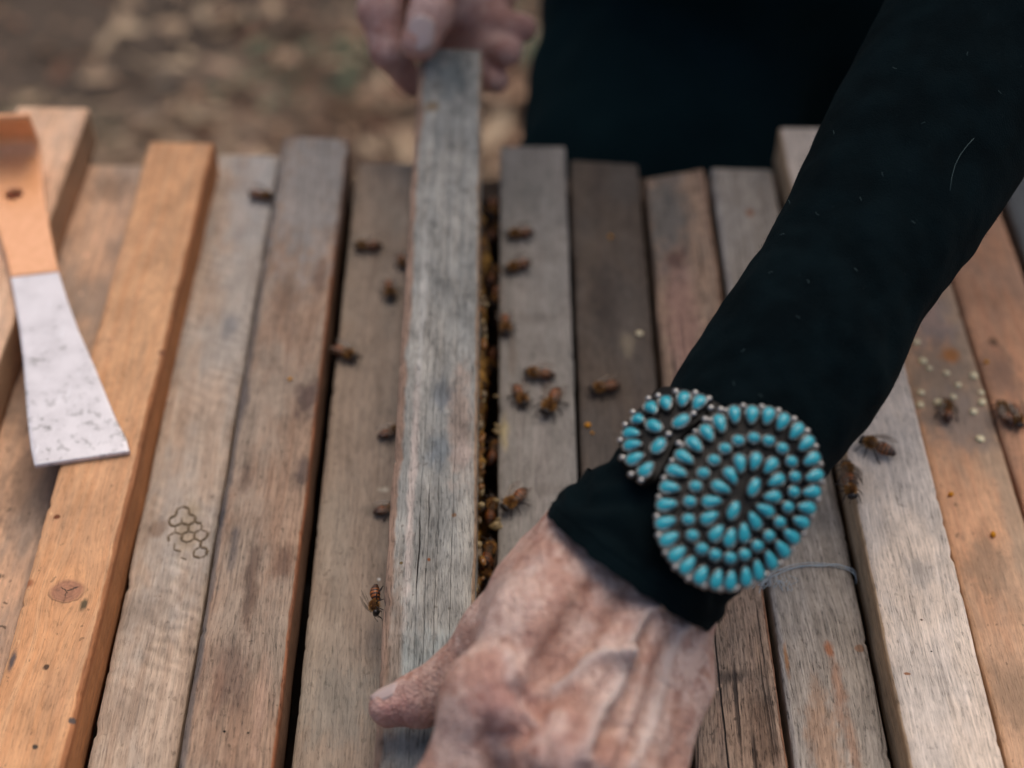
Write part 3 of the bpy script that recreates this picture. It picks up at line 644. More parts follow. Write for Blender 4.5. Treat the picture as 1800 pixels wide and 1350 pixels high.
hd = [(Vector((.235, .82, .56)), Vector((.225, .76, .68)), .05, .048, .03), (head_c, head_c + Vector((0, -.02, -.03)), .082, .07, .03), (head_c + Vector((0, -.04, -.06)), head_c + Vector((0, -.06, -.08)), .05, .04, .03),
      (head_c + Vector((0, -.082, -.02)), head_c + Vector((0, -.105, -.045)), .008, .012, .01), (head_c + Vector((-.08, 0, -.02)), head_c + Vector((-.085, .005, -.045)), .012, .01, .005), (head_c + Vector((.08, 0, -.02)), head_c + Vector((.085, .005, -.045)), .012, .01, .005),
      (head_c + Vector((-.03, -.092, -.015)), head_c + Vector((-.03, -.092, -.015)), .012, .012, .008, 'cut'), (head_c + Vector((.03, -.092, -.015)), head_c + Vector((.03, -.092, -.015)), .012, .012, .008, 'cut')]
feet = [(Vector((.12, .94, -.74)), Vector((.11, .80, -.785)), .045, .035, .02), (Vector((.36, .94, -.74)), Vector((.38, .80, -.785)), .045, .035, .02)]
CV, CF = sdf_mesh(body_prims(-.03) + leg_prims(-.04) + hd + feet, .008)
AV = np.concatenate([HV, BV, CV]); AF = np.concatenate([HF, BF + len(HV), CF + len(HV) + len(BV)])
acol = np.zeros((len(AV), 4), np.float32); acol[:, 3] = 1; acol[:len(HV)] = handcol
acol[len(HV):len(HV) + len(BV), 1] = .7  # far hand tinted mauve, standing in for the shade on it

ns = N('skin'); at_ = ns.new('ShaderNodeAttribute', attribute_name='marks'); sc = ns.new('ShaderNodeSeparateColor'); ns.put(sc.inputs[0], at_.outputs[0])
co = ns.coord(); m1 = ns.noise(co, 70, 4, .6); m2 = ns.noise(co, 220, 4, .6); m3 = ns.noise(ns.map(co, (1, 1, 1), (3, 1, 2)), 24, 3)
col = ns.mix(ns.step(m1, .42, .60), s2l(208, 178, 164), s2l(184, 144, 128))
col = ns.mix(ns.math('MULTIPLY', ns.step(m3, .5, .66), .45), col, s2l(162, 120, 102))
col = ns.mix(ns.math('MULTIPLY', ns.step(m2, .50, .62), .38), col, s2l(146, 100, 90))
col = ns.mix(ns.math('MULTIPLY', ns.step(ns.noise(ns.map(co, (1, 1, 1), (7, 7, 2)), 110, 2), .64, .69), .5), col, s2l(138, 84, 60))
col = ns.mix(ns.math('MULTIPLY', sc.outputs[2], .5), col, s2l(146, 98, 76))  # shade in the valleys between tendons painted as a brown tint
col = ns.mix(ns.math('MULTIPLY', sc.outputs[0], .75), col, s2l(196, 180, 172))
col = ns.mix(ns.math('MULTIPLY', sc.outputs[1], .38), col, s2l(188, 128, 128))
vo = ns.new('ShaderNodeTexVoronoi', feature='DISTANCE_TO_EDGE'); ns.put(vo.inputs['Vector'], ns.map(co, (1, 1.7, 1), (0, 0, 0), (0, 0, .5))); vo.inputs['Scale'].default_value = 480
cr = ns.step(ns.math('ABSOLUTE', ns.math('SUBTRACT', ns.noise(ns.map(co, (230, 70, 120), (1, 2, 3), (0, 0, -.5)), 1, 3, .6), .5)), .03, .0)
col = ns.mix(ns.math('MULTIPLY', cr, .36), col, s2l(138, 92, 80))  # crease shade painted into the skin colour
ns.put(ns.b.inputs['Base Color'], col)
hb = ns.math('ADD', ns.math('MULTIPLY', ns.step(vo.outputs[0], 0, .25), .6), ns.math('MULTIPLY', m2, 1.2))
skin = ns.out(col, .52, ns.bump(ns.math('SUBTRACT', hb, ns.math('MULTIPLY', cr, 1.2)), .6, .0007), .35, Subsurface_Weight=.12, Subsurface_Scale=.004)
ns.b.inputs['Subsurface Radius'].default_value = (1, .35, .2)

person = thing('person', 'person in black long sleeved top lifting a top bar with both hands', 'person', (.24, .86, GZ))
def pchild(name, V, Fs, mat):
    m = bpy.data.meshes.new(name); V = np.asarray(V) - np.array(person.location); m.vertices.add(len(V)); m.vertices.foreach_set('co', V.astype(np.float32).ravel())
    Fs = np.asarray(Fs); m.loops.add(Fs.size); m.loops.foreach_set('vertex_index', Fs.astype(np.int32).ravel()); m.polygons.add(len(Fs))
    m.polygons.foreach_set('loop_start', np.arange(0, Fs.size, Fs.shape[1], dtype=np.int32)); m.update(calc_edges=True); m.validate()
    m.polygons.foreach_set('use_smooth', np.ones(len(m.polygons), bool)); return link(name, m, mat, person)
body = pchild('body', AV, AF, skin)
ca = body.data.color_attributes.new('marks', 'FLOAT_COLOR', 'POINT'); ca.data.foreach_set('color', acol.ravel())

# fingernails
nail_m = simple('fingernail', s2l(190, 164, 156), .28, .5, Subsurface_Weight=.1)
def nail(c, up, fwd, w, l):
    up = up.normalized(); fwd = (fwd - up * fwd.dot(up)).normalized(); sd_ = fwd.cross(up); V, Fc = [], []; n_ = 10
    for j in range(n_ + 1):
        v = j / n_ * 2 - 1; ww = w * (1 - .25 * max(0, v) ** 3 - .12 * max(0, -v) ** 2)
        ww *= max(.12, 1 - max(0, (v - .35) / .65) ** 2.6) ** .5 * max(.3, 1 - max(0, (-v - .5) / .5) ** 3) ** .5
        for i in range(n_ + 1):
            u = i / n_ * 2 - 1; V.append(c + sd_ * (u * ww) + fwd * (v * l) + up * (-.42 * w * u * u - .10 * l * max(0, v) ** 2 + .0003))
    for j in range(n_):
        for i in range(n_): Fc.append((j * 11 + i, j * 11 + i + 1, (j + 1) * 11 + i + 1, (j + 1) * 11 + i))
    o = link('fingernail', mesh('fingernail', [q - Vector(person.location) for q in V], Fc), nail_m, person)
    s_ = o.modifiers.new('t', 'SOLIDIFY'); s_.thickness = .0006
tocam = (CL - P(740, 55, .67)).normalized()
nail(P(739, 58, .668) + tocam * .0092, (tocam + Vector((-.15, 0, .25))), P(733, 100, .665) - P(745, 20, .672), .0066, .0084)
tf = tT - tI; nup = Vector((-.1, .45, .88)); nup = (nup - tf.normalized() * nup.dot(tf.normalized())).normalized(); nail(tT - tf.normalized() * .0015 + nup * .0064, nup, tf, .0042, .0052)

# ---- clothes
nk = N('black_jersey'); co = nk.coord()
kf = nk.noise(co, 1600, 2, .6); kp = nk.noise(co, 60, 4); lint = nk.step(nk.noise(co, 520, 1), .76, .80)
col = nk.mix(nk.step(kp, .3, .7), (.0010, .0034, .0045, 1), (.0022, .0066, .0084, 1)); col = nk.mix(nk.math('MULTIPLY', lint, .3), col, (.014, .024, .025, 1))
jersey = nk.out(col, .9, nk.bump(nk.math('ADD', kf, nk.math('MULTIPLY', kp, 2)), .6, .0005), .04, Sheen_Weight=.012, Sheen_Roughness=.5)
nk.b.inputs['Sheen Tint'].default_value = (.5, .8, .9, 1)
nt = N('black_trousers'); co = nt.coord(); trs = nt.out(nt.mix(nt.noise(co, 30, 3), (.0030, .0105, .0125, 1), (.0060, .0185, .0215, 1)), .95, None, .04)

def sleeve():
    a_ = (.57, -.82); s_ = (.82, .57); tb = [-14, 0, 60, 140, 290, 480, 620, 800, 1000, 1300]
    cs = [0, 0, 10, 25, 32, 32, 21, 5, -11, -30]; hs = [178, 181, 172, 161, 156, 163, 155, 168, 181, 198]; ds = [.437, .438, .441, .446, .456, .470, .484, .502, .522, .55]
    V, Fc = [], []; ns_, na = 300, 150; cam_r = CM.to_3x3()
    rings = []
    for i in range(ns_ + 1):
        t = -14 + (1300 + 14) * (i / ns_) ** 1.15
        c = np.interp(t, tb, cs); h_ = np.interp(t, tb, hs); d = np.interp(t, tb, ds)
        x, y = 1112 + a_[0] * t + s_[0] * c, 992 + a_[1] * t + s_[1] * c
        o_ = P(x, y, d); sv = (P(x + s_[0] * h_, y + s_[1] * h_, d) - o_); rad = sv.length; sv.normalize()
        rings.append((t, o_, sv, rad))
    ax_ = (rings[-1][1] - rings[0][1]).normalized()
    for q, (t, o_, sv, rad) in enumerate(rings):
        nf = ax_.cross(sv).normalized()
        if nf.dot(CL - o_) < 0: nf = -nf
        tm = t * .00018
        for k in range(na):
            w = 2 * math.pi * k / na; cw, sw = math.cos(w), math.sin(w)
            p = o_ + sv * rad * cw + nf * rad * .86 * sw - ax_ * (.0118 * sw * math.exp(-(t + 14) / 150))
            # cuff folds and slack
            e = math.exp(-max(0, t - 10) / 130)
            f = math.sin(t * .105 + 2.0 * mnoise.noise(Vector((cw * 1.5, sw * 1.5, 3))) * 3 + cw * 1.3) * .0011 * e * (1 if t > 26 else max(0, (t - 8) / 18))
            f += .0013 * mnoise.fractal(Vector((cw * 1.2 + t * .002, sw * 1.2, t * .0055)), 1, 2, 3) * min(1, (t + 14) / 60)
            f += .0005 * mnoise.fractal(Vector((cw * 3, sw * 3, t * .015)), 1, 2, 2) * min(1, (t + 14) / 60)
            if t < 6: f -= .0006
            f += .0003 * mnoise.noise(Vector((cw * 4, sw * 4, t * .03)))
            # frayed hem
            p += ax_ * (.0009 * mnoise.noise(Vector((cw * 6, sw * 6, 1))) if t < 10 else 0)
            V.append(p + (sv * cw + nf * sw) * f)
    for i in range(ns_):
        for k in range(na):
            k2 = (k + 1) % na; Fc.append((i * na + k, i * na + k2, (i + 1) * na + k2, (i + 1) * na + k))
    # turned-in hem
    b0 = len(V); o_ = rings[0][1]
    for st, (sh, dd) in enumerate(((.97, .0006), (.93, .003), (.93, .02))):
        for k in range(na): V.append(o_ + (Vector(V[k]) - o_) * sh + ax_ * dd)
    pr = list(range(na))
    for st in range(3):
        cu = [b0 + st * na + k for k in range(na)]
        for k in range(na): k2 = (k + 1) % na; Fc.append((pr[k2], pr[k], cu[k], cu[k2]))
        pr = cu
    return V, Fc, rings, ax_
SV, SF, rings, ARM = sleeve()
TV, TF = sdf_mesh([p for p in body_prims(.010)][:3] + body_prims(.010)[4:] + [(P(1860, -60, .56), el2, .04, .05, .02)], .006)
TV = smooth(TV, TF, 2)
SVa = np.array([tuple(v) for v in SV]); SF = np.array(SF)
shirt = pchild('long_sleeved_top', np.concatenate([SVa, TV]), np.concatenate([SF, TF + len(SVa)]), jersey)
LV, LF = sdf_mesh(leg_prims(.012) + [(P(1085, 330, .86), P(1105, 120, .92), .062, .052, .03), (P(1105, 120, .92), P(1110, -60, .98), .052, .06, .03), (P(1180, 330, .88), P(1190, 0, .96), .07, .07, .04)], .007); LV = smooth(LV, LF, 2)
LN = normals(LV, LF); LV = LV + LN * np.array([.010 * mnoise.fractal(Vector((v[0] * 16, v[1] * 12, v[2] * 5)), 1, 2, 3) for v in LV])[:, None]
pchild('trousers', LV, LF, trs)
# boots and hair
bl = simple('boot_leather', s2l(60, 46, 38), .6)
for a, b, ra, rb, k in feet: fv, ff = sdf_mesh([(a, b, ra + .008, rb + .008, k)], .006); pchild('boot', fv, ff, bl)
hv, hf = sdf_mesh([(head_c + Vector((0, .02, .02)), head_c + Vector((0, .04, -.03)), .088, .075, .02), (head_c + Vector((0, .085, .0)), head_c + Vector((0, .09, .01)), .035, .035, .01)], .005)
pchild('hair', hv, hf, simple('grey_hair', s2l(150, 146, 140), .6, .4, 90, .3))
# lint and stray white hairs on the sleeve
V, Fc = [], []; VF = (V, Fc); rl = random.Random(21)
def on_sleeve(px, py, off=0.0):
    best = None
    r = (P(px, py, 1) - CL).normalized()
    M_ = SVa[:, :] - np.array(CL); d = M_ @ np.array(r); dist = np.linalg.norm(M_ - d[:, None] * np.array(r), axis=1)
    c = np.where(dist < .0016)[0]
    if len(c) == 0: c = np.array([dist.argmin()])
    j = c[d[c].argmin()]; return CL + r * (d[j] - off)
arc = [(1712, 243), (1700, 256), (1688, 272), (1679, 290), (1673, 312), (1670, 335)]
add(VF, tube([on_sleeve(x, y, .0005) for x, y in arc], .00012, 4))
for (x, y) in [(1289, 668), (1420, 500), (1360, 478), (1432, 372), (1380, 410), (1550, 300), (1753, 158), (1462, 228), (1510, 345), (1310, 612), (1600, 390), (1408, 560), (1500, 470), (1385, 350), (1620, 220), (1567, 118), (1700, 100), (1340, 700)]:
    pts = []; a = rl.uniform(0, 6.3)
    for q in range(5): a += rl.uniform(-.8, .8); x += math.cos(a) * 2.0; y += math.sin(a) * 2.0; pts.append(on_sleeve(x, y, .0003))
    add(VF, tube(pts, .00010, 4))
o = link('lint', mesh('lint', [Vector(v) - Vector(person.location) for v in V], Fc), simple('white_lint', s2l(58, 76, 76), .9), shirt); o['kind'] = 'stuff'
# fuzz along the sleeve
V, Fc = [], []
SN = normals(SVa, SF)
for i in range(9000):
    j = rl.randrange(len(SVa) - 450); p = Vector(SVa[j]); nn = Vector(SN[j])
    if (rings[0][1] - p).dot(ARM) > 0: continue
    d_ = (nn + Vector((rl.uniform(-1, 1), rl.uniform(-1, 1), rl.uniform(-1, 1)))).normalized(); L = rl.uniform(.0005, .0014)
    sd_ = d_.cross(Vector((.1, .9, .3))).normalized() * .00004
    # outward whichever way the normals point
    axp = rings[0][1] + ARM * (p - rings[0][1]).dot(ARM)
    if d_.dot(p - axp) < 0: d_ = -d_
    b_ = len(V); q = p + Vector((rl.uniform(-1, 1), rl.uniform(-1, 1), rl.uniform(-1, 1))) * .0006
    V += [q - sd_, q + sd_, q + d_ * L]; Fc.append((b_, b_ + 1, b_ + 2))
o = link('fuzz', mesh('fuzz', [Vector(v) - Vector(person.location) for v in V], Fc, False), simple('fibre_fuzz', (.006, .011, .013, 1), .9), shirt); o['kind'] = 'stuff'

# ------------------------------------------------------------------ bracelet
def zz3(x, y): return 950 + x * .3408, 640 + y * .3408
wc = rings[0][1].lerp(rings[-1][1], 0); kx = [r for r in rings if r[0] > 215][0]
AX = ([r for r in rings if r[0] > 480][0][1] - rings[0][1]).normalized(); cen = kx[1]; sv = (kx[2] - AX * kx[2].dot(AX)).normalized(); nf = sv.cross(AX).normalized()
if nf.dot(CL - cen) < 0: nf = -nf
RC = .058; CC = cen + sv * .010 - nf * (RC - .0345)
def oncyl(px, py, rr=RC):
    r = (P(px, py, 1) - CL).normalized(); o_ = CL - CC; r_ = r - AX * r.dot(AX); o2 = o_ - AX * o_.dot(AX)
    a = r_.dot(r_); b_ = 2 * r_.dot(o2); c_ = o2.dot(o2) - rr * rr; D = b_ * b_ - 4 * a * c_
    if D < 0: D = 0
    t = (-b_ - math.sqrt(D)) / (2 * a); p = CL + r * t; nn = (p - CC); nn = (nn - AX * nn.dot(AX)).normalized(); return p, nn
outer = [(1000,270),(1088,270),(1170,275),(1243,305),(1313,352),(1362,415),(1390,495),(1403,580),(1388,662),(1362,742),(1333,815),(1283,888),(1237,955),(1177,1012),(1113,1065),(1050,1098),(973,1118),(902,1112),(823,1092),(755,1042),(702,985),(662,908),(645,825),(652,733),(668,645),(703,563),(743,490),(795,423),(860,365),(925,315)]
middle = [(1018,402),(1097,388),(1172,402),(1242,440),(1288,507),(1305,585),(1298,662),(1268,740),(1225,818),(1170,888),(1110,940),(1045,985),(972,1003),(896,988),(828,958),(780,890),(760,808),(768,717),(798,638),(838,570),(893,503),(950,443)]
inner = [(1025,520),(1102,508),(1180,530),(1208,605),(1188,688),(1150,755),(1095,810),(1042,872),(972,898),(903,875),(868,797),(880,715),(927,643),(978,583)]
centre = [(1095, 640), (990, 760)]
sm_o = [(640,412),(510,297),(578,238),(652,213),(740,192),(818,210),(475,368),(480,428),(492,497),(548,553)]; sm_o = sm_o[1:]; sm_i = [(590,330),(612,432),(728,305)]
nq = N('turquoise'); co = nq.coord(); oi = nq.new('ShaderNodeObjectInfo')
q1 = nq.noise(co, 260, 4); col = nq.mix(nq.step(q1, .35, .7), s2l(42, 160, 174), s2l(22, 124, 146))
col = nq.mix(nq.math('MULTIPLY', oi.outputs['Random'], .5), col, s2l(52, 158, 170)); col = nq.mix(nq.step(nq.noise(co, 500, 2), .70, .74), col, s2l(40, 70, 60))
turq = nq.out(col, .2, nq.bump(nq.noise(co, 900, 2), .15, .0003), .5)
nsv = N('tarnished_silver'); co = nsv.coord(); q1 = nsv.noise(co, 700, 3)
silver = nsv.out(nsv.mix(nsv.step(q1, .4, .7), (.44, .43, .41, 1), (.12, .11, .105, 1)), .32, nsv.bump(q1, .3, .0003), .5, Metallic=1.)
darkm = simple('dark_silver', (.014, .013, .012, 1), .5, .4, 600, .4, .5, 900, Metallic=.7)  # darker silver for the plates behind the stones and the band
BR = thing('bracelet', 'silver cuff bracelet with rings of turquoise stones worn over the black cuff', 'bracelet', tuple(CC + nf * RC))
borg = Vector(BR.location)
def stone_mesh(l, w, hgt, tear):
    def shp(p):
        x = p.x / l
        if tear: f = 1 - .34 * x; p = Vector((p.x, p.y * f, p.z))   # blunt outside, narrower inside
        return Vector((p.x, p.y, p.z))
    V, Fc = ell((0, 0, 0), l, w, hgt, 18, 12, None, shp); return V, Fc
def bezel_vf(l, w, tear, notch=True):
    V, Fc = [], []; n_ = 40
    for ring in ((1.01, .0001), (1.01, .0006), (1.09, .0007), (1.16, .0004), (1.18, -.0008)):
        for k in range(n_):
            a = 2 * math.pi * k / n_; x = math.cos(a); f = 1 - .34 * x if tear else 1
            ex = ring[0] + (.05 if notch and k % 2 and ring[0] > 1.1 else 0); V.append(Vector((x * l * (1 + (ex - 1) * w / l), math.sin(a) * w * f * ex, ring[1])))
    for r_ in range(4):
        for k in range(n_): k2 = (k + 1) % n_; Fc.append((r_ * n_ + k, r_ * n_ + k2, (r_ + 1) * n_ + k2, (r_ + 1) * n_ + k))
    return V, Fc
cache = {}
def place_stone(px, py, ax2, l, w, tear, hgt=.00150):
    """ax2: picture direction of the stone's pointed (inner) end reversed"""
    p, nn = oncyl(px, py); q, _ = oncyl(px + ax2[0] * 4, py + ax2[1] * 4); fx = (q - p); fx = (fx - nn * fx.dot(nn)).normalized(); fy = nn.cross(fx)
    M_ = Matrix((fx, fy, nn)).transposed().to_4x4(); M_.translation = p - borg + nn * .0009
    k = (round(l, 5), round(w, 5), tear)
    if k not in cache:
        m1_ = mesh('turquoise_stone', *stone_mesh(l, w, hgt, tear)); m1_.materials.append(turq)
        m2_ = mesh('bezel', *bezel_vf(l, w, tear)); m2_.materials.append(silver); cache[k] = (m1_, m2_)
    o = bpy.data.objects.new('turquoise_stone', cache[k][0]); C.objects.link(o); o.parent = BR; o.matrix_local = M_
    b = bpy.data.objects.new('bezel', cache[k][1]); C.objects.link(b); b.parent = o
rs = random.Random(2)
cz = (1035, 690)
for (x, y) in outer: X, Y = zz3(x, y); dx, dy = x - cz[0] * .96 - 41, y - cz[1]; L = math.hypot(dx, dy); place_stone(X, Y, (-dx / L, -dy / L), .00290 + rs.choice((0, .0001, .0002)), .00170 + rs.choice((0, .0001)), True)
for (x, y) in middle: X, Y = zz3(x, y); place_stone(X, Y, (1, 0), .00175, .00166, False)
for (x, y) in inner: X, Y = zz3(x, y); tx = 1040 + (x - 1040) * .15; ty = 700 + (y - 700) * .2; dx, dy = x - tx, y - ty; L = math.hypot(dx, dy); place_stone(X, Y, (-dx / L, -dy / L), .00280 + rs.choice((0, .0001)), .00164, True)
for (x, y) in centre: X, Y = zz3(x, y); place_stone(X, Y, (.45, -.9), .0030, .0016, False)
for (x, y) in sm_o: X, Y = zz3(x, y); dx, dy = x - 700, y - 400; L = math.hypot(dx, dy); place_stone(X, Y, (-dx / L, -dy / L), .0028 if (x, y) != (510, 297) else .0021, .00186, True)
for (x, y), d in zip(sm_i, ((.8, .6), (.6, -.8), (.8, -.6))): X, Y = zz3(x, y); place_stone(X, Y, d, .0029, .00195, False)
# beads round the rims
bm_ = mesh('silver_bead', *ell((0, 0, 0), .00105, .00105, .00105, 10, 7)); bm_.materials.append(silver)
def bead(px, py, s=1., up=.0004):
    p, nn = oncyl(px, py); o = bpy.data.objects.new('silver_bead', bm_); C.objects.link(o); o.parent = BR; o.location = p - borg + nn * up; o.scale = (s, s, s)
def rim(pts, c, out):
    n_ = len(pts)
    for i in range(n_):
        a, b_ = pts[i], pts[(i + 1) % n_]; mx, my = (a[0] + b_[0]) / 2, (a[1] + b_[1]) / 2; dx, dy = mx - c[0], my - c[1]; L = math.hypot(dx, dy)
        bead(*zz3(mx + dx / L * out, my + dy / L * out), rs.uniform(.85, 1.1))
rim(outer, (1035, 690), 50)
for (x, y) in [(425,490),(415,400),(440,320),(480,255),(560,185),(610,170),(700,148),(800,155),(870,185),(470,575),(520,605),(662,368),(790,262),(880,232),(930,240),(715,415),(850,290)]: bead(*zz3(x, y), 1.1)
# backing plates: thick curved sheets following the outline, and the cuff band round the wrist
def plate(poly, name, th=.0012, off=-.0004):
    cx = sum(p[0] for p in poly) / len(poly); cy = sum(p[1] for p in poly) / len(poly); V, Fc = [], []; n_ = len(poly); nr = 8
    for s_ in (off, off - th):
        for r_ in range(nr + 1):
            for (x, y) in poly:
                f = r_ / nr; p, nn = oncyl(*zz3(cx + (x - cx) * max(f, .001), cy + (y - cy) * max(f, .001))); V.append(p + nn * s_ - borg)
    for s_ in (0, 1):
        for r_ in range(nr):
            for k in range(n_):
                k2 = (k + 1) % n_; b_ = s_ * (nr + 1) * n_; q = (b_ + r_ * n_ + k, b_ + r_ * n_ + k2, b_ + (r_ + 1) * n_ + k2, b_ + (r_ + 1) * n_ + k); Fc.append(q if s_ else q[::-1])
    for k in range(n_): k2 = (k + 1) % n_; a = nr * n_; b_ = (nr + 1) * n_ + nr * n_; Fc.append((a + k, a + k2, b_ + k2, b_ + k))
    return link(name, mesh(name, V, Fc), darkm, BR)
plate([(1035 + (x - 1035) * 1.13, 690 + (y - 690) * 1.11) for x, y in outer], 'silver_plate')
plate([(405,400),(430,310),(490,240),(570,180),(650,150),(740,135),(840,150),(880,200),(860,260),(800,300),(740,360),(680,420),(650,500),(600,590),(530,620),(460,580),(415,500)], 'silver_plate')
V, Fc = [], []; nb = 90
band_c = kx[1]; a0, a1 = R(-75), R(255)
for i in range(nb + 1):
    a = a0 + (a1 - a0) * i / nb; rr = kx[3]
    for (q, dr) in ((-.5, 0), (.5, 0), (.5, .0018), (-.5, .0018)):
        V.append(band_c - nf * .001 + (sv * math.cos(a) + nf * math.sin(a) * .88) * (rr + .0012 + dr) + AX * q * (.016) - borg)
for i in range(nb):
    for k in range(4): k2 = (k + 1) % 4; Fc.append((i * 4 + k, i * 4 + k2, (i + 1) * 4 + k2, (i + 1) * 4 + k))
Fc += [(3, 2, 1, 0), tuple(nb * 4 + k for k in range(4))]
link('cuff_band', mesh('cuff_band', V, Fc, False), darkm, BR)

# ------------------------------------------------------------------ hive tool
def build_tool():
    TZ = .0085
    st = [  # left px, right px, z
        ((60, 818), (228, 793), .0100), ((54, 790), (222, 770), .0106), ((48, 740), (205, 738), .0112), ((44, 690), (187, 695), .0118), ((40, 630), (165, 640), .0124),
        ((33, 575), (138, 580), .0130), ((25, 525), (118, 525), .0136), ((18, 487), (103, 477), .0142)]
    hd_ = [((18, 487), (103, 477), .0142), ((10, 450), (95, 440), .0147), ((0, 420), (87, 400), .0153), ((-10, 380), (81, 365), .0160), ((-17, 342), (77, 335), .0166), ((-21, 310), (75, 305), .0172), ((-24, 285), (73, 282), .0180)]
    def strip(rows, nw=16, sub=6, curve=None):
        L = []
        for i in range(len(rows) - 1):
            for k in range(sub + (i == len(rows) - 2)):
                t = k / sub; a, b = rows[i], rows[i + 1]
                q = [a[0][j] * (1 - t) + b[0][j] * t for j in (0, 1)], [a[1][j] * (1 - t) + b[1][j] * t for j in (0, 1)], a[2] * (1 - t) + b[2] * t
                L.append([at(q[0][0] + (q[1][0] - q[0][0]) * w / nw, q[0][1] + (q[1][1] - q[0][1]) * w / nw, q[2]) for w in range(nw + 1)])
        return L
    def solid(L, th, name, mat, par):
        V, Fc = [], []; nr, nw = len(L), len(L[0])
        nrm = []
        for i in range(nr):
            for w in range(nw):
                a = L[min(i + 1, nr - 1)][w] - L[max(i - 1, 0)][w]; b = L[i][min(w + 1, nw - 1)] - L[i][max(w - 1, 0)]; n_ = b.cross(a).normalized(); nrm.append(n_)
        for s_ in (0, 1):
            for i in range(nr):
                for w in range(nw): V.append(L[i][w] - nrm[i * nw + w] * th * s_ - org)
        B = nr * nw
        for i in range(nr - 1):
            for w in range(nw - 1):
                q = (i * nw + w, i * nw + w + 1, (i + 1) * nw + w + 1, (i + 1) * nw + w); Fc.append(q); Fc.append(tuple(x + B for x in q[::-1]))
        rimv = [i * nw for i in range(nr - 1, 0, -1)] + [w for w in range(nw)] + [i * nw + nw - 1 for i in range(1, nr)] + [(nr - 1) * nw + w for w in range(nw - 2, -1, -1)]
        rimv = list(dict.fromkeys(rimv))
        for i in range(len(rimv)): a, b = rimv[i], rimv[(i + 1) % len(rimv)]; Fc.append((b, a, a + B, b + B))
        o = link(name, mesh(name, V, Fc), mat, par)
        bv = o.modifiers.new('b', 'BEVEL'); bv.width = .0005; bv.segments = 2; bv.limit_method = 'ANGLE'
        o.data.polygons.foreach_set('use_smooth', [len(p.vertices) == 4 for p in o.data.polygons]); 
        return o
    st = [(a, b, c + TZ) for a, b, c in st]; hd_ = [(a, b, c + TZ) for a, b, c in hd_]
    org = at(100, 500, .010 + TZ)
    TT = thing('hive_tool', 'flat hive tool with orange painted hooked handle and worn silver blade lying on the bars', 'hive tool', org)
    nb_ = N('worn_steel'); co = nb_.coord(); a = nb_.noise(nb_.map(co, (1, 1, 1)), 300, 5, .65); b = nb_.noise(nb_.map(co, (1, 1, 1), (3, 2, 1)), 75, 5, .6)
    sep = nb_.new('ShaderNodeSeparateXYZ'); nb_.put(sep.inputs[0], co)
    tipm = nb_.step(sep.outputs[1], -.055, -.082)
    scr = nb_.noise(nb_.map(co, (900, 60, 1), (0, 0, 0), (0, 0, .6)), 1, 3)
    col = nb_.mix(nb_.step(b, .35, .65), s2l(220, 214, 216), s2l(204, 198, 200))
    d = nb_.math('MULTIPLY', nb_.step(a, .54, .62), nb_.math('ADD', nb_.step(b, .52, .64, 0, .55), nb_.math('MULTIPLY', tipm, .35), None, True))
    col = nb_.mix(d, col, s2l(86, 84, 76)); col = nb_.mix(nb_.math('MULTIPLY', nb_.step(scr, .62, .7), .35), col, s2l(240, 240, 244))
    steel = nb_.out(col, nb_.math('ADD', .38, nb_.math('MULTIPLY', d, .3)), nb_.bump(a, .15, .0004), .5, Metallic=.12)
    np_ = N('orange_paint'); co = np_.coord(); a = np_.noise(co, 240, 4)
    paint = np_.out(np_.mix(np_.step(a, .3, .75), (.95, .46, .22, 1), (.86, .39, .17, 1)), .36, np_.bump(a, .1, .0004), .5, Coat_Weight=.2)
    solid(strip(st), .0022, 'blade', steel, TT)
    L = strip(hd_)
    # bend up into the hook
    base = L[-1]; up = Vector((0, 0, 1)); n_ = 9; rb = .007
    fw = (L[-1][8] - L[-5][8]).normalized()
    for k in range(1, n_ + 1):
        a = R(120) * k / n_; L.append([p + fw * rb * math.sin(a) + up * rb * (1 - math.cos(a)) for p in base])
    last = L[-1]; dr = (fw * math.cos(R(120)) + up * math.sin(R(120)))
    for k in range(1, 5): L.append([p + dr * .0045 * k for p in last])
    h = solid(L, .0022, 'painted_handle', paint, TT)
    hc = at(24, 341, .0166 + TZ) - org
    bm = bmesh.new(); bmesh.ops.create_cone(bm, cap_ends=True, segments=32, radius1=.0042, radius2=.0042, depth=.03); mc = bpy.data.meshes.new('c'); bm.to_mesh(mc); bm.free()
    cut = bpy.data.objects.new('c', mc); C.objects.link(cut); cut.location = hc + org
    h.modifiers.clear(); md = h.modifiers.new('b', 'BOOLEAN'); md.object = cut; md.solver = 'EXACT'
    bpy.context.view_layer.update(); dg = bpy.context.evaluated_depsgraph_get(); nm = bpy.data.meshes.new_from_object(h.evaluated_get(dg)); h.modifiers.clear()
    if len(nm.polygons) > 50: h.data = nm; nm.name = 'painted_handle'
    bpy.data.objects.remove(cut)
build_tool()

# ------------------------------------------------------------------ bees
nb = N('bee_abdomen'); co = nb.coord(); sx = nb.new('ShaderNodeSeparateXYZ'); nb.put(sx.inputs[0], co)
w = nb.math('SINE', nb.math('MULTIPLY', nb.math('ADD', sx.outputs[0], nb.math('MULTIPLY', nb.math('SUBTRACT', nb.noise(co, 900, 2), .5), .0003)), 2 * math.pi / .00135))
tail = nb.step(sx.outputs[0], -.0045, -.0070)
col = nb.mix(nb.step(w, -.1, .5), s2l(164, 92, 40), s2l(28, 17, 11)); col = nb.mix(nb.math('MULTIPLY', tail, .8), col, s2l(26, 18, 14))
abd = nb.out(col, .45, None, .5)
thx = simple('bee_thorax', s2l(84, 54, 30), .85, .2, 1500, .5, 1., 3000); hdm = simple('bee_head', s2l(34, 24, 18), .45, .5); lgm = simple('bee_leg', s2l(44, 26, 16), .5, .5)
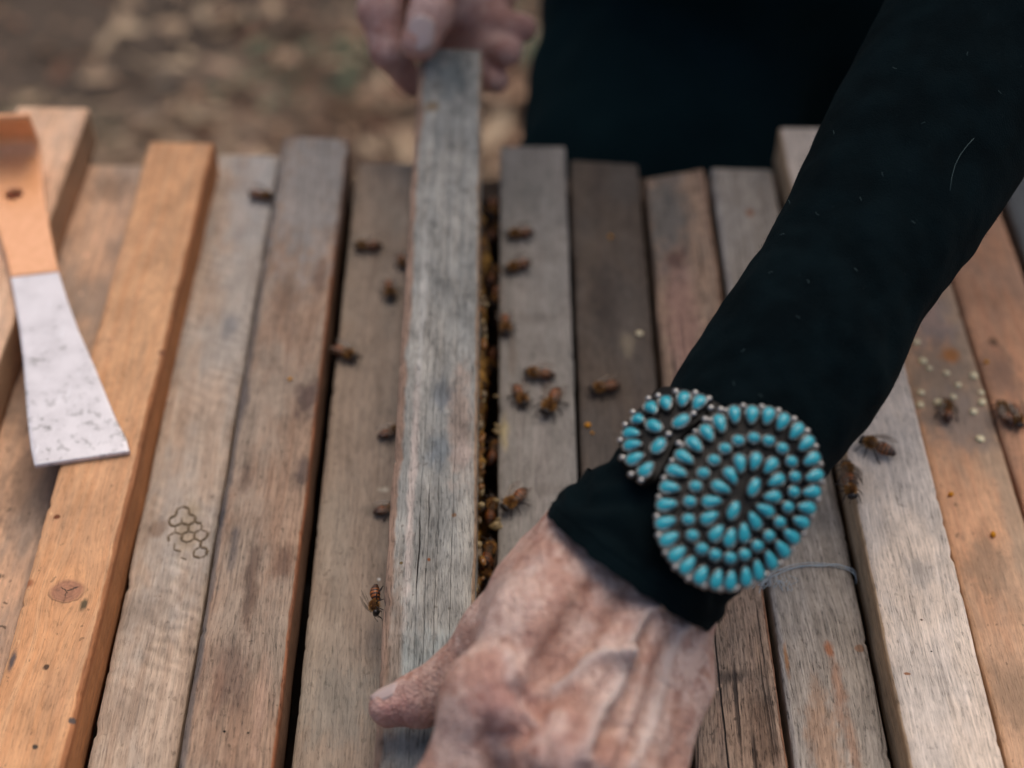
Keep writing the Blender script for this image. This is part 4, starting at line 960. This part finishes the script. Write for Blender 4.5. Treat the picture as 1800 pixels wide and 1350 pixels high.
fzm = simple('bee_hair', s2l(176, 128, 72), .9, .1)
nw_ = N('bee_wing'); wingm = nw_.out(s2l(96, 78, 64), .3, None, .4, Alpha=.38)
def build_bee_meshes():
    M = {}
    def add_m(name, VF, mats, smooth_=True):
        m = mesh(name, VF[0], VF[1], smooth_); [m.materials.append(q) for q in mats]; M[name] = m; return m
    # abdomen towards -x
    def shp(p): x = p.x; f = 1 - .22 * max(0, -x / .0036) - .05 * max(0, x / .0036); return Vector((p.x, p.y * f, p.z * f - .0005 * (x / .0036) ** 2 + .00005 * math.sin(x * 4650)))
    add_m('abdomen', ell((-.0048, 0, .0027), .0038, .0021, .0020, 20, 22, None, shp), [abd])
    add_m('thorax', ell((.0006, 0, .0031), .0021, .0019, .0018, 16, 10), [thx, fzm])
    V, Fc = [list(x) for x in ell((.0006, 0, .0031), .0021, .0019, .0018, 16, 10)]; mi = [0] * len(Fc); rb = random.Random(4)
    for i in range(900):
        v = Vector((rb.gauss(0, 1), rb.gauss(0, 1), rb.gauss(0, 1) + .3)).normalized(); c = Vector((.0006 + v.x * .0020, v.y * .0018, .0031 + v.z * .0017)); s = v.cross(Vector((.3, .5, .8))).normalized() * .00006
        e = c + (v + Vector((rb.uniform(-.4, .4),) * 3)) * .0009; b = len(V); V += [c - s, c + s, e]; Fc.append((b, b + 1, b + 2)); mi.append(1)
    m = add_m('thorax', (V, Fc), [thx, fzm]); m.polygons.foreach_set('material_index', mi)
    VF = ([], []); add(VF, ell((.0034, 0, .0026), .0011, .0016, .0014, 14, 9)); add(VF, ell((.0036, .0013, .0028), .0008, .0005, .0010, 10, 7)); add(VF, ell((.0036, -.0013, .0028), .0008, .0005, .0010, 10, 7))
    add_m('head', VF, [hdm])
    for s in (1, -1):
        VF = ([], []); add(VF, tube([(.0042, .0004 * s, .0028), (.0052, .0009 * s, .0032), (.0064, .0015 * s, .0020)], [.00014, .00012, .00010], 5)); add_m('antenna%d' % s, VF, [lgm])
        for k, (x0, xk, xf, sp_) in enumerate(((.0018, .0030, .0044, .0034), (.0006, .0006, .0004, .0046), (-.0006, -.0026, -.0052, .0046))):
            VF = ([], []); add(VF, tube([(x0, .0010 * s, .0020), ((x0 + xk) / 2, .0022 * s, .0026), (xk, sp_ * .72 * s, .0024), ((xk + xf) / 2, sp_ * .92 * s, .0009), (xf, sp_ * s, .0001), (xf + .0006, (sp_ + .0004) * s, .0001)], [.00024, .00027, .00022, .00022 + .00010 * (k == 2), .00010, .00007], 6)); add_m('leg%d%d' % (k, s), VF, [lgm])
        def wing(L, Wd, ang, z):
            V, Fc = [], []; n_ = 12
            for i in range(n_ + 1):
                t = i / n_; w_ = Wd * math.sin(math.pi * min(1, .06 + t * .94)) ** .6 * (.45 + .75 * t)
                for q in (-.35, 0, .65):
                    x, y = -L * t, q * w_ * s
                    V.append((Matrix.Rotation(ang * -s, 3, 'Z') @ Vector((x, y, z + .0004 * math.sin(t * 3) + .0002 * q))) + Vector((.0008, .0011 * s, 0)))
            for i in range(n_):
                for q in (0, 1): Fc.append((i * 3 + q, i * 3 + q + 1, i * 3 + q + 4, i * 3 + q + 3))
            return V, Fc
        VF = ([], []); add(VF, wing(.0088, .0030, R(9), .0052)); add(VF, wing(.0064, .0024, R(22), .0048)); add_m('wing%d' % s, VF, [wingm])
    return M
BM = build_bee_meshes()
PARTS = [('abdomen', 'abdomen'), ('thorax', 'thorax'), ('head', 'head'), ('antenna', 'antenna1'), ('antenna', 'antenna-1')] + [('leg', 'leg%d%d' % (k, s)) for k in range(3) for s in (1, -1)] + [('wing', 'wing1'), ('wing', 'wing-1')]
proto = None
def bee(label, pos, head, up=Vector((0, 0, 1)), s=1., roll=0):
    global proto
    s *= 1.06
    up = up.normalized(); fx = (head - up * head.dot(up)).normalized(); fy = up.cross(fx); M_ = Matrix((fx, fy, up)).transposed().to_4x4() @ Matrix.Rotation(roll, 4, 'X'); M_ = Matrix.Translation(pos) @ M_ @ Matrix.Scale(s, 4)
    r = bpy.data.objects.new('honeybee', None); C.objects.link(r); r.matrix_world = M_; r.empty_display_size = .005
    if proto is None:
        proto = r
        for nm, mk in PARTS:
            o = bpy.data.objects.new(nm, BM[mk]); C.objects.link(o); o.parent = r
    else:
        for ch in list(proto.children): c_ = ch.copy(); C.objects.link(c_); c_.parent = r
    tag(r, label, 'bee', 'honeybees walking on the top bars'); return r
def bee_on(b, px, py, hx, hy, label, s=1., up=None, dz=0):
    p = bars[b].pt(px, py); q = bars[b].pt(px + hx * 10, py + hy * 10); p.z += dz
    return bee(label, p, q - p, up or Vector((0, 0, 1)), s)
bee_on(3, 467, 352, 1, .2, 'blurred bee at the far end of the honeycomb trace bar, by the stained bar')
bee_on(5, 640, 440, -1, .05, 'bee lying crosswise highest up on the taupe bar left of the lifted bar')
bee_on(5, 686, 522, .15, 1, 'bee heading down the taupe bar beside the lifted bar, below the crosswise bee')
bee_on(5, 612, 631, 1, .45, 'bee slanting beside the black gap at the left edge of the taupe bar')
bee_on(5, 708, 470, .3, .8, 'small dark bee half hidden under the far part of the lifted bar, left side', .8)
bee_on(5, 692, 764, .8, -.3, 'dark bee peeping from under the middle of the lifted bar, left side', .8)
bee_on(5, 688, 900, .9, -.2, 'small bee peeping from under the lifted bar just above the drying cracks', .8)
pb = at(673, 1062, .012)
sb = bee('sharply focused bee seen from the side, clinging to the left edge of the lifted bar', pb, at(662, 1090, .004) - at(655, 1035, .006), Vector((-1, -.1, .15)), .9)
for w_ in [c for c in sb.children if c.name.startswith('wing')]: w_.rotation_euler = (0, R(26), 0); w_.location = (-.0002, 0, .0)
bee_on(7, 907, 419, -1, .15, 'topmost bee on the grey bar right of the lifted bar')
bee_on(7, 904, 477, -1, .35, 'second bee from the top on the grey bar, close under the topmost')
bee_on(7, 889, 583, .1, 1, 'bee at the left edge of the grey bar above the ring of three')
bee_on(7, 940, 664, -1, -.1, 'uppermost bee of the three in a ring, with wings to the right')
bee_on(7, 917, 708, .5, 1, 'left bee of the three in a ring on the grey bar')
bee_on(7, 966, 722, -.55, 1, 'right bee of the three in a ring on the grey bar, larger', 1.25)
bee_on(8, 1055, 690, -1, .2, 'bee on the dark umber bar with a pale wing spread')
bee_on(7, 899, 893, -.9, .8, 'bee at the wax gap just above the back of the near hand', 1.05, dz=.0005)
bee_on(11, 1530, 790, -1, -.4, 'bee on the whitish bar near the sleeve, right of the bracelet', 1.1)
bee_on(11, 1488, 838, -.3, -1, 'upper bee of the cluster on the edge of the whitish bar beside the bracelet', 1., dz=.001)
bee_on(11, 1492, 868, .3, 1, 'lower bee of the cluster on the edge of the whitish bar beside the bracelet', 1., dz=.0)
bee_on(12, 1663, 724, -.05, -1, 'bee among the pale drops on the tan bar', .95)
bee_on(13, 1762, 728, -.5, -1, 'left bee of the pair on the second tan bar at far right')
bee_on(13, 1786, 745, .3, 1, 'right bee of the pair on the second tan bar at far right')
bee_on(10, 1556, 690, .3, -1, 'small dark bee tucked beside the elbow side of the sleeve on the whitish bar', .7, dz=.011)
gl = [((862, 372), -.004, (.1, 1), 'bee in the wax gap nearest the far end of the lifted bar'), ((866, 405), -.012, (-.2, -1), 'bee in the wax gap beside the topmost bee of the grey bar'), ((864, 482), -.008, (.1, -1), 'bee in the wax gap beside the second bee of the grey bar'),
      ((868, 528), -.006, (-.1, 1), 'bee in the wax gap above the bee at the left edge of the grey bar'), ((862, 640), -.016, (.1, 1), 'bee deep in the wax gap left of the ring of three'), ((866, 790), -.006, (.05, -1), 'bee in the wax gap below the ring of three'),
      ((860, 892), -.004, (-.3, -1), 'bee in the wax gap touching the bee above the near hand'), ((856, 968), -.004, (.2, -1), 'orange bee in the wax gap closest above the near hand'), ((851, 1008), -.008, (-.2, 1), 'dark bee at the very bottom of the wax gap beside the near hand')]
for (p_, z_, h_, lb) in gl:
    p = at(p_[0], p_[1], z_); q = at(p_[0] + h_[0] * 10, p_[1] + h_[1] * 10, z_)
    bee(lb, p + Vector((-.0015, 0, 0)), q - p, Vector((.75, -.2, .55)), 1.)

# ------------------------------------------------------------------ small things on the bars
dropm = simple('pale_drop', s2l(244, 216, 170), .25, .5, Subsurface_Weight=.2); polm = simple('pollen', s2l(216, 146, 40), .8, .2, 900, .3, .5, 1500)
dm = mesh('pale_drop', *ell((0, 0, .0004), .0017, .0016, .0008, 14, 9)); dm.materials.append(dropm)
VF = ell((0, 0, .0008), .0012, .0010, .0009, 12, 9); VF = ([v * (1 + .15 * mnoise.noise(v * 1500)) for v in VF[0]], VF[1]); pm = mesh('pollen_pellet', *VF); pm.materials.append(polm)
z7 = lambda x, y: (1400 + .326 * x, 560 + .326 * y)
drops = [((645, 130), 'pale drop on the tan bar highest up, right beside the sleeve'), ((680, 232), 'pale drop on the tan bar, upper left one of the touching pair'), ((715, 272), 'pale drop on the tan bar, lower right of the touching pair'),
    ((808, 297), 'bright pale drop at the lower left of the orange stain on the tan bar'), ((955, 312), 'pale drop at the right edge of the tan bar beside the orange stain'), ((872, 362), 'pale drop in the middle of the tan bar just under the orange stain'),
    ((670, 402), 'pale drop at the left edge of the tan bar, higher of two'), ((845, 425), 'pale drop touching the tail of the bee on the tan bar'), ((995, 402), 'pale drop at the right edge of the tan bar above the faint one'),
    ((665, 468), 'pale drop at the left edge of the tan bar, lower of two'), ((762, 455), 'dull pale drop just left of the bee on the tan bar'), ((955, 505), 'wide pale drop right of the bee on the tan bar'), ((1000, 455), 'faint pale drop at the right edge of the tan bar near the bee pair'), ((990, 652), 'lone pale drop lowest on the tan bar')]
def small(me, name, b, px, py, s, label, cat, group):
    o = bpy.data.objects.new(name, me); C.objects.link(o); o.location = bars[b].pt(px, py); o.scale = (s, s * rs.uniform(.85, 1.1), s); o.rotation_euler.z = rs.uniform(0, 3); return tag(o, label, cat, group)
for (x, y), lb in drops: small(dm, 'pale_drop', 12, *z7(x, y), rs.uniform(.8, 1.15), lb, 'drop', 'pale round drops on the tan bar')
small(dm, 'pale_drop', 8, 1124, 587, .9, 'single pale drop on the dark umber bar above the sleeve', 'drop', 'pale round drops on the tan bar')
for b, px, py, s, lb in [(12, 1671, 871, 1., 'orange pollen pellet on the tan bar below the lowest pale drop'), (12, 1745, 942, 1.1, 'orange pollen pellet on the tan bar nearest the right edge of the picture'), (13, 1733, 638, .9, 'orange pollen pellet on the second tan bar above the pair of bees'),
        (8, 1033, 750, 1.1, 'bright yellow pollen pellet on the dark umber bar above the cuff'), (8, 1073, 418, .9, 'orange pollen pellet far up on the dark umber bar'), (4, 510, 668, .8, 'yellow pollen pellet on the reddish stained bar'), (8, 1041, 762, .6, 'tiny pollen crumb beside the bright yellow pellet'), (7, 981, 688, .9, 'pale yellow crumb at the upper end of the right bee of the ring')]:
    small(pm, 'pollen_pellet', b, px, py, s, lb, 'pollen', 'pollen pellets dropped on the bars')
# thread
V, Fc = [], []; VF = (V, Fc)
tp = [(1310, 1050), (1335, 1030), (1362, 1010), (1407, 996), (1445, 994), (1477, 998), (1500, 1009), (1508, 1018)]
def cat_rom(pts, n_=8):
    out = []
    for i in range(len(pts) - 1):
        p0, p1, p2, p3 = pts[max(i - 1, 0)], pts[i], pts[i + 1], pts[min(i + 2, len(pts) - 1)]
        for k in range(n_):
            t = k / n_; out.append(.5 * ((2 * p1) + (p2 - p0) * t + (2 * p0 - 5 * p1 + 4 * p2 - p3) * t * t + (3 * p1 - p0 - 3 * p2 + p3) * t ** 3))
    return out + [pts[-1]]
for k in range(4):
    pts = [bars[10].pt(x + rs.uniform(-3, 3), y + rs.uniform(-5, 5)) + Vector((0, 0, .0004 + rs.uniform(0, .0008))) for x, y in tp]; pts[-1].z -= .004; pts[0].z -= .002
    add(VF, tube(cat_rom(pts), .00013, 5))
for k in range(26):
    p = bars[10].pt(1345 + rs.gauss(0, 16), 1024 + rs.gauss(0, 9)); pts = [p + Vector((rs.uniform(-.003, .003), rs.uniform(-.003, .003), rs.uniform(.0002, .003))) for _ in range(4)]; add(VF, tube(cat_rom(pts, 5), .00008, 4))
o = link('thread', mesh('thread', V, Fc), simple('pale_thread', s2l(186, 198, 204), .9, .2)); tag(o, 'frayed pale thread crossing the grey streaked bar beside the bracelet', 'thread')
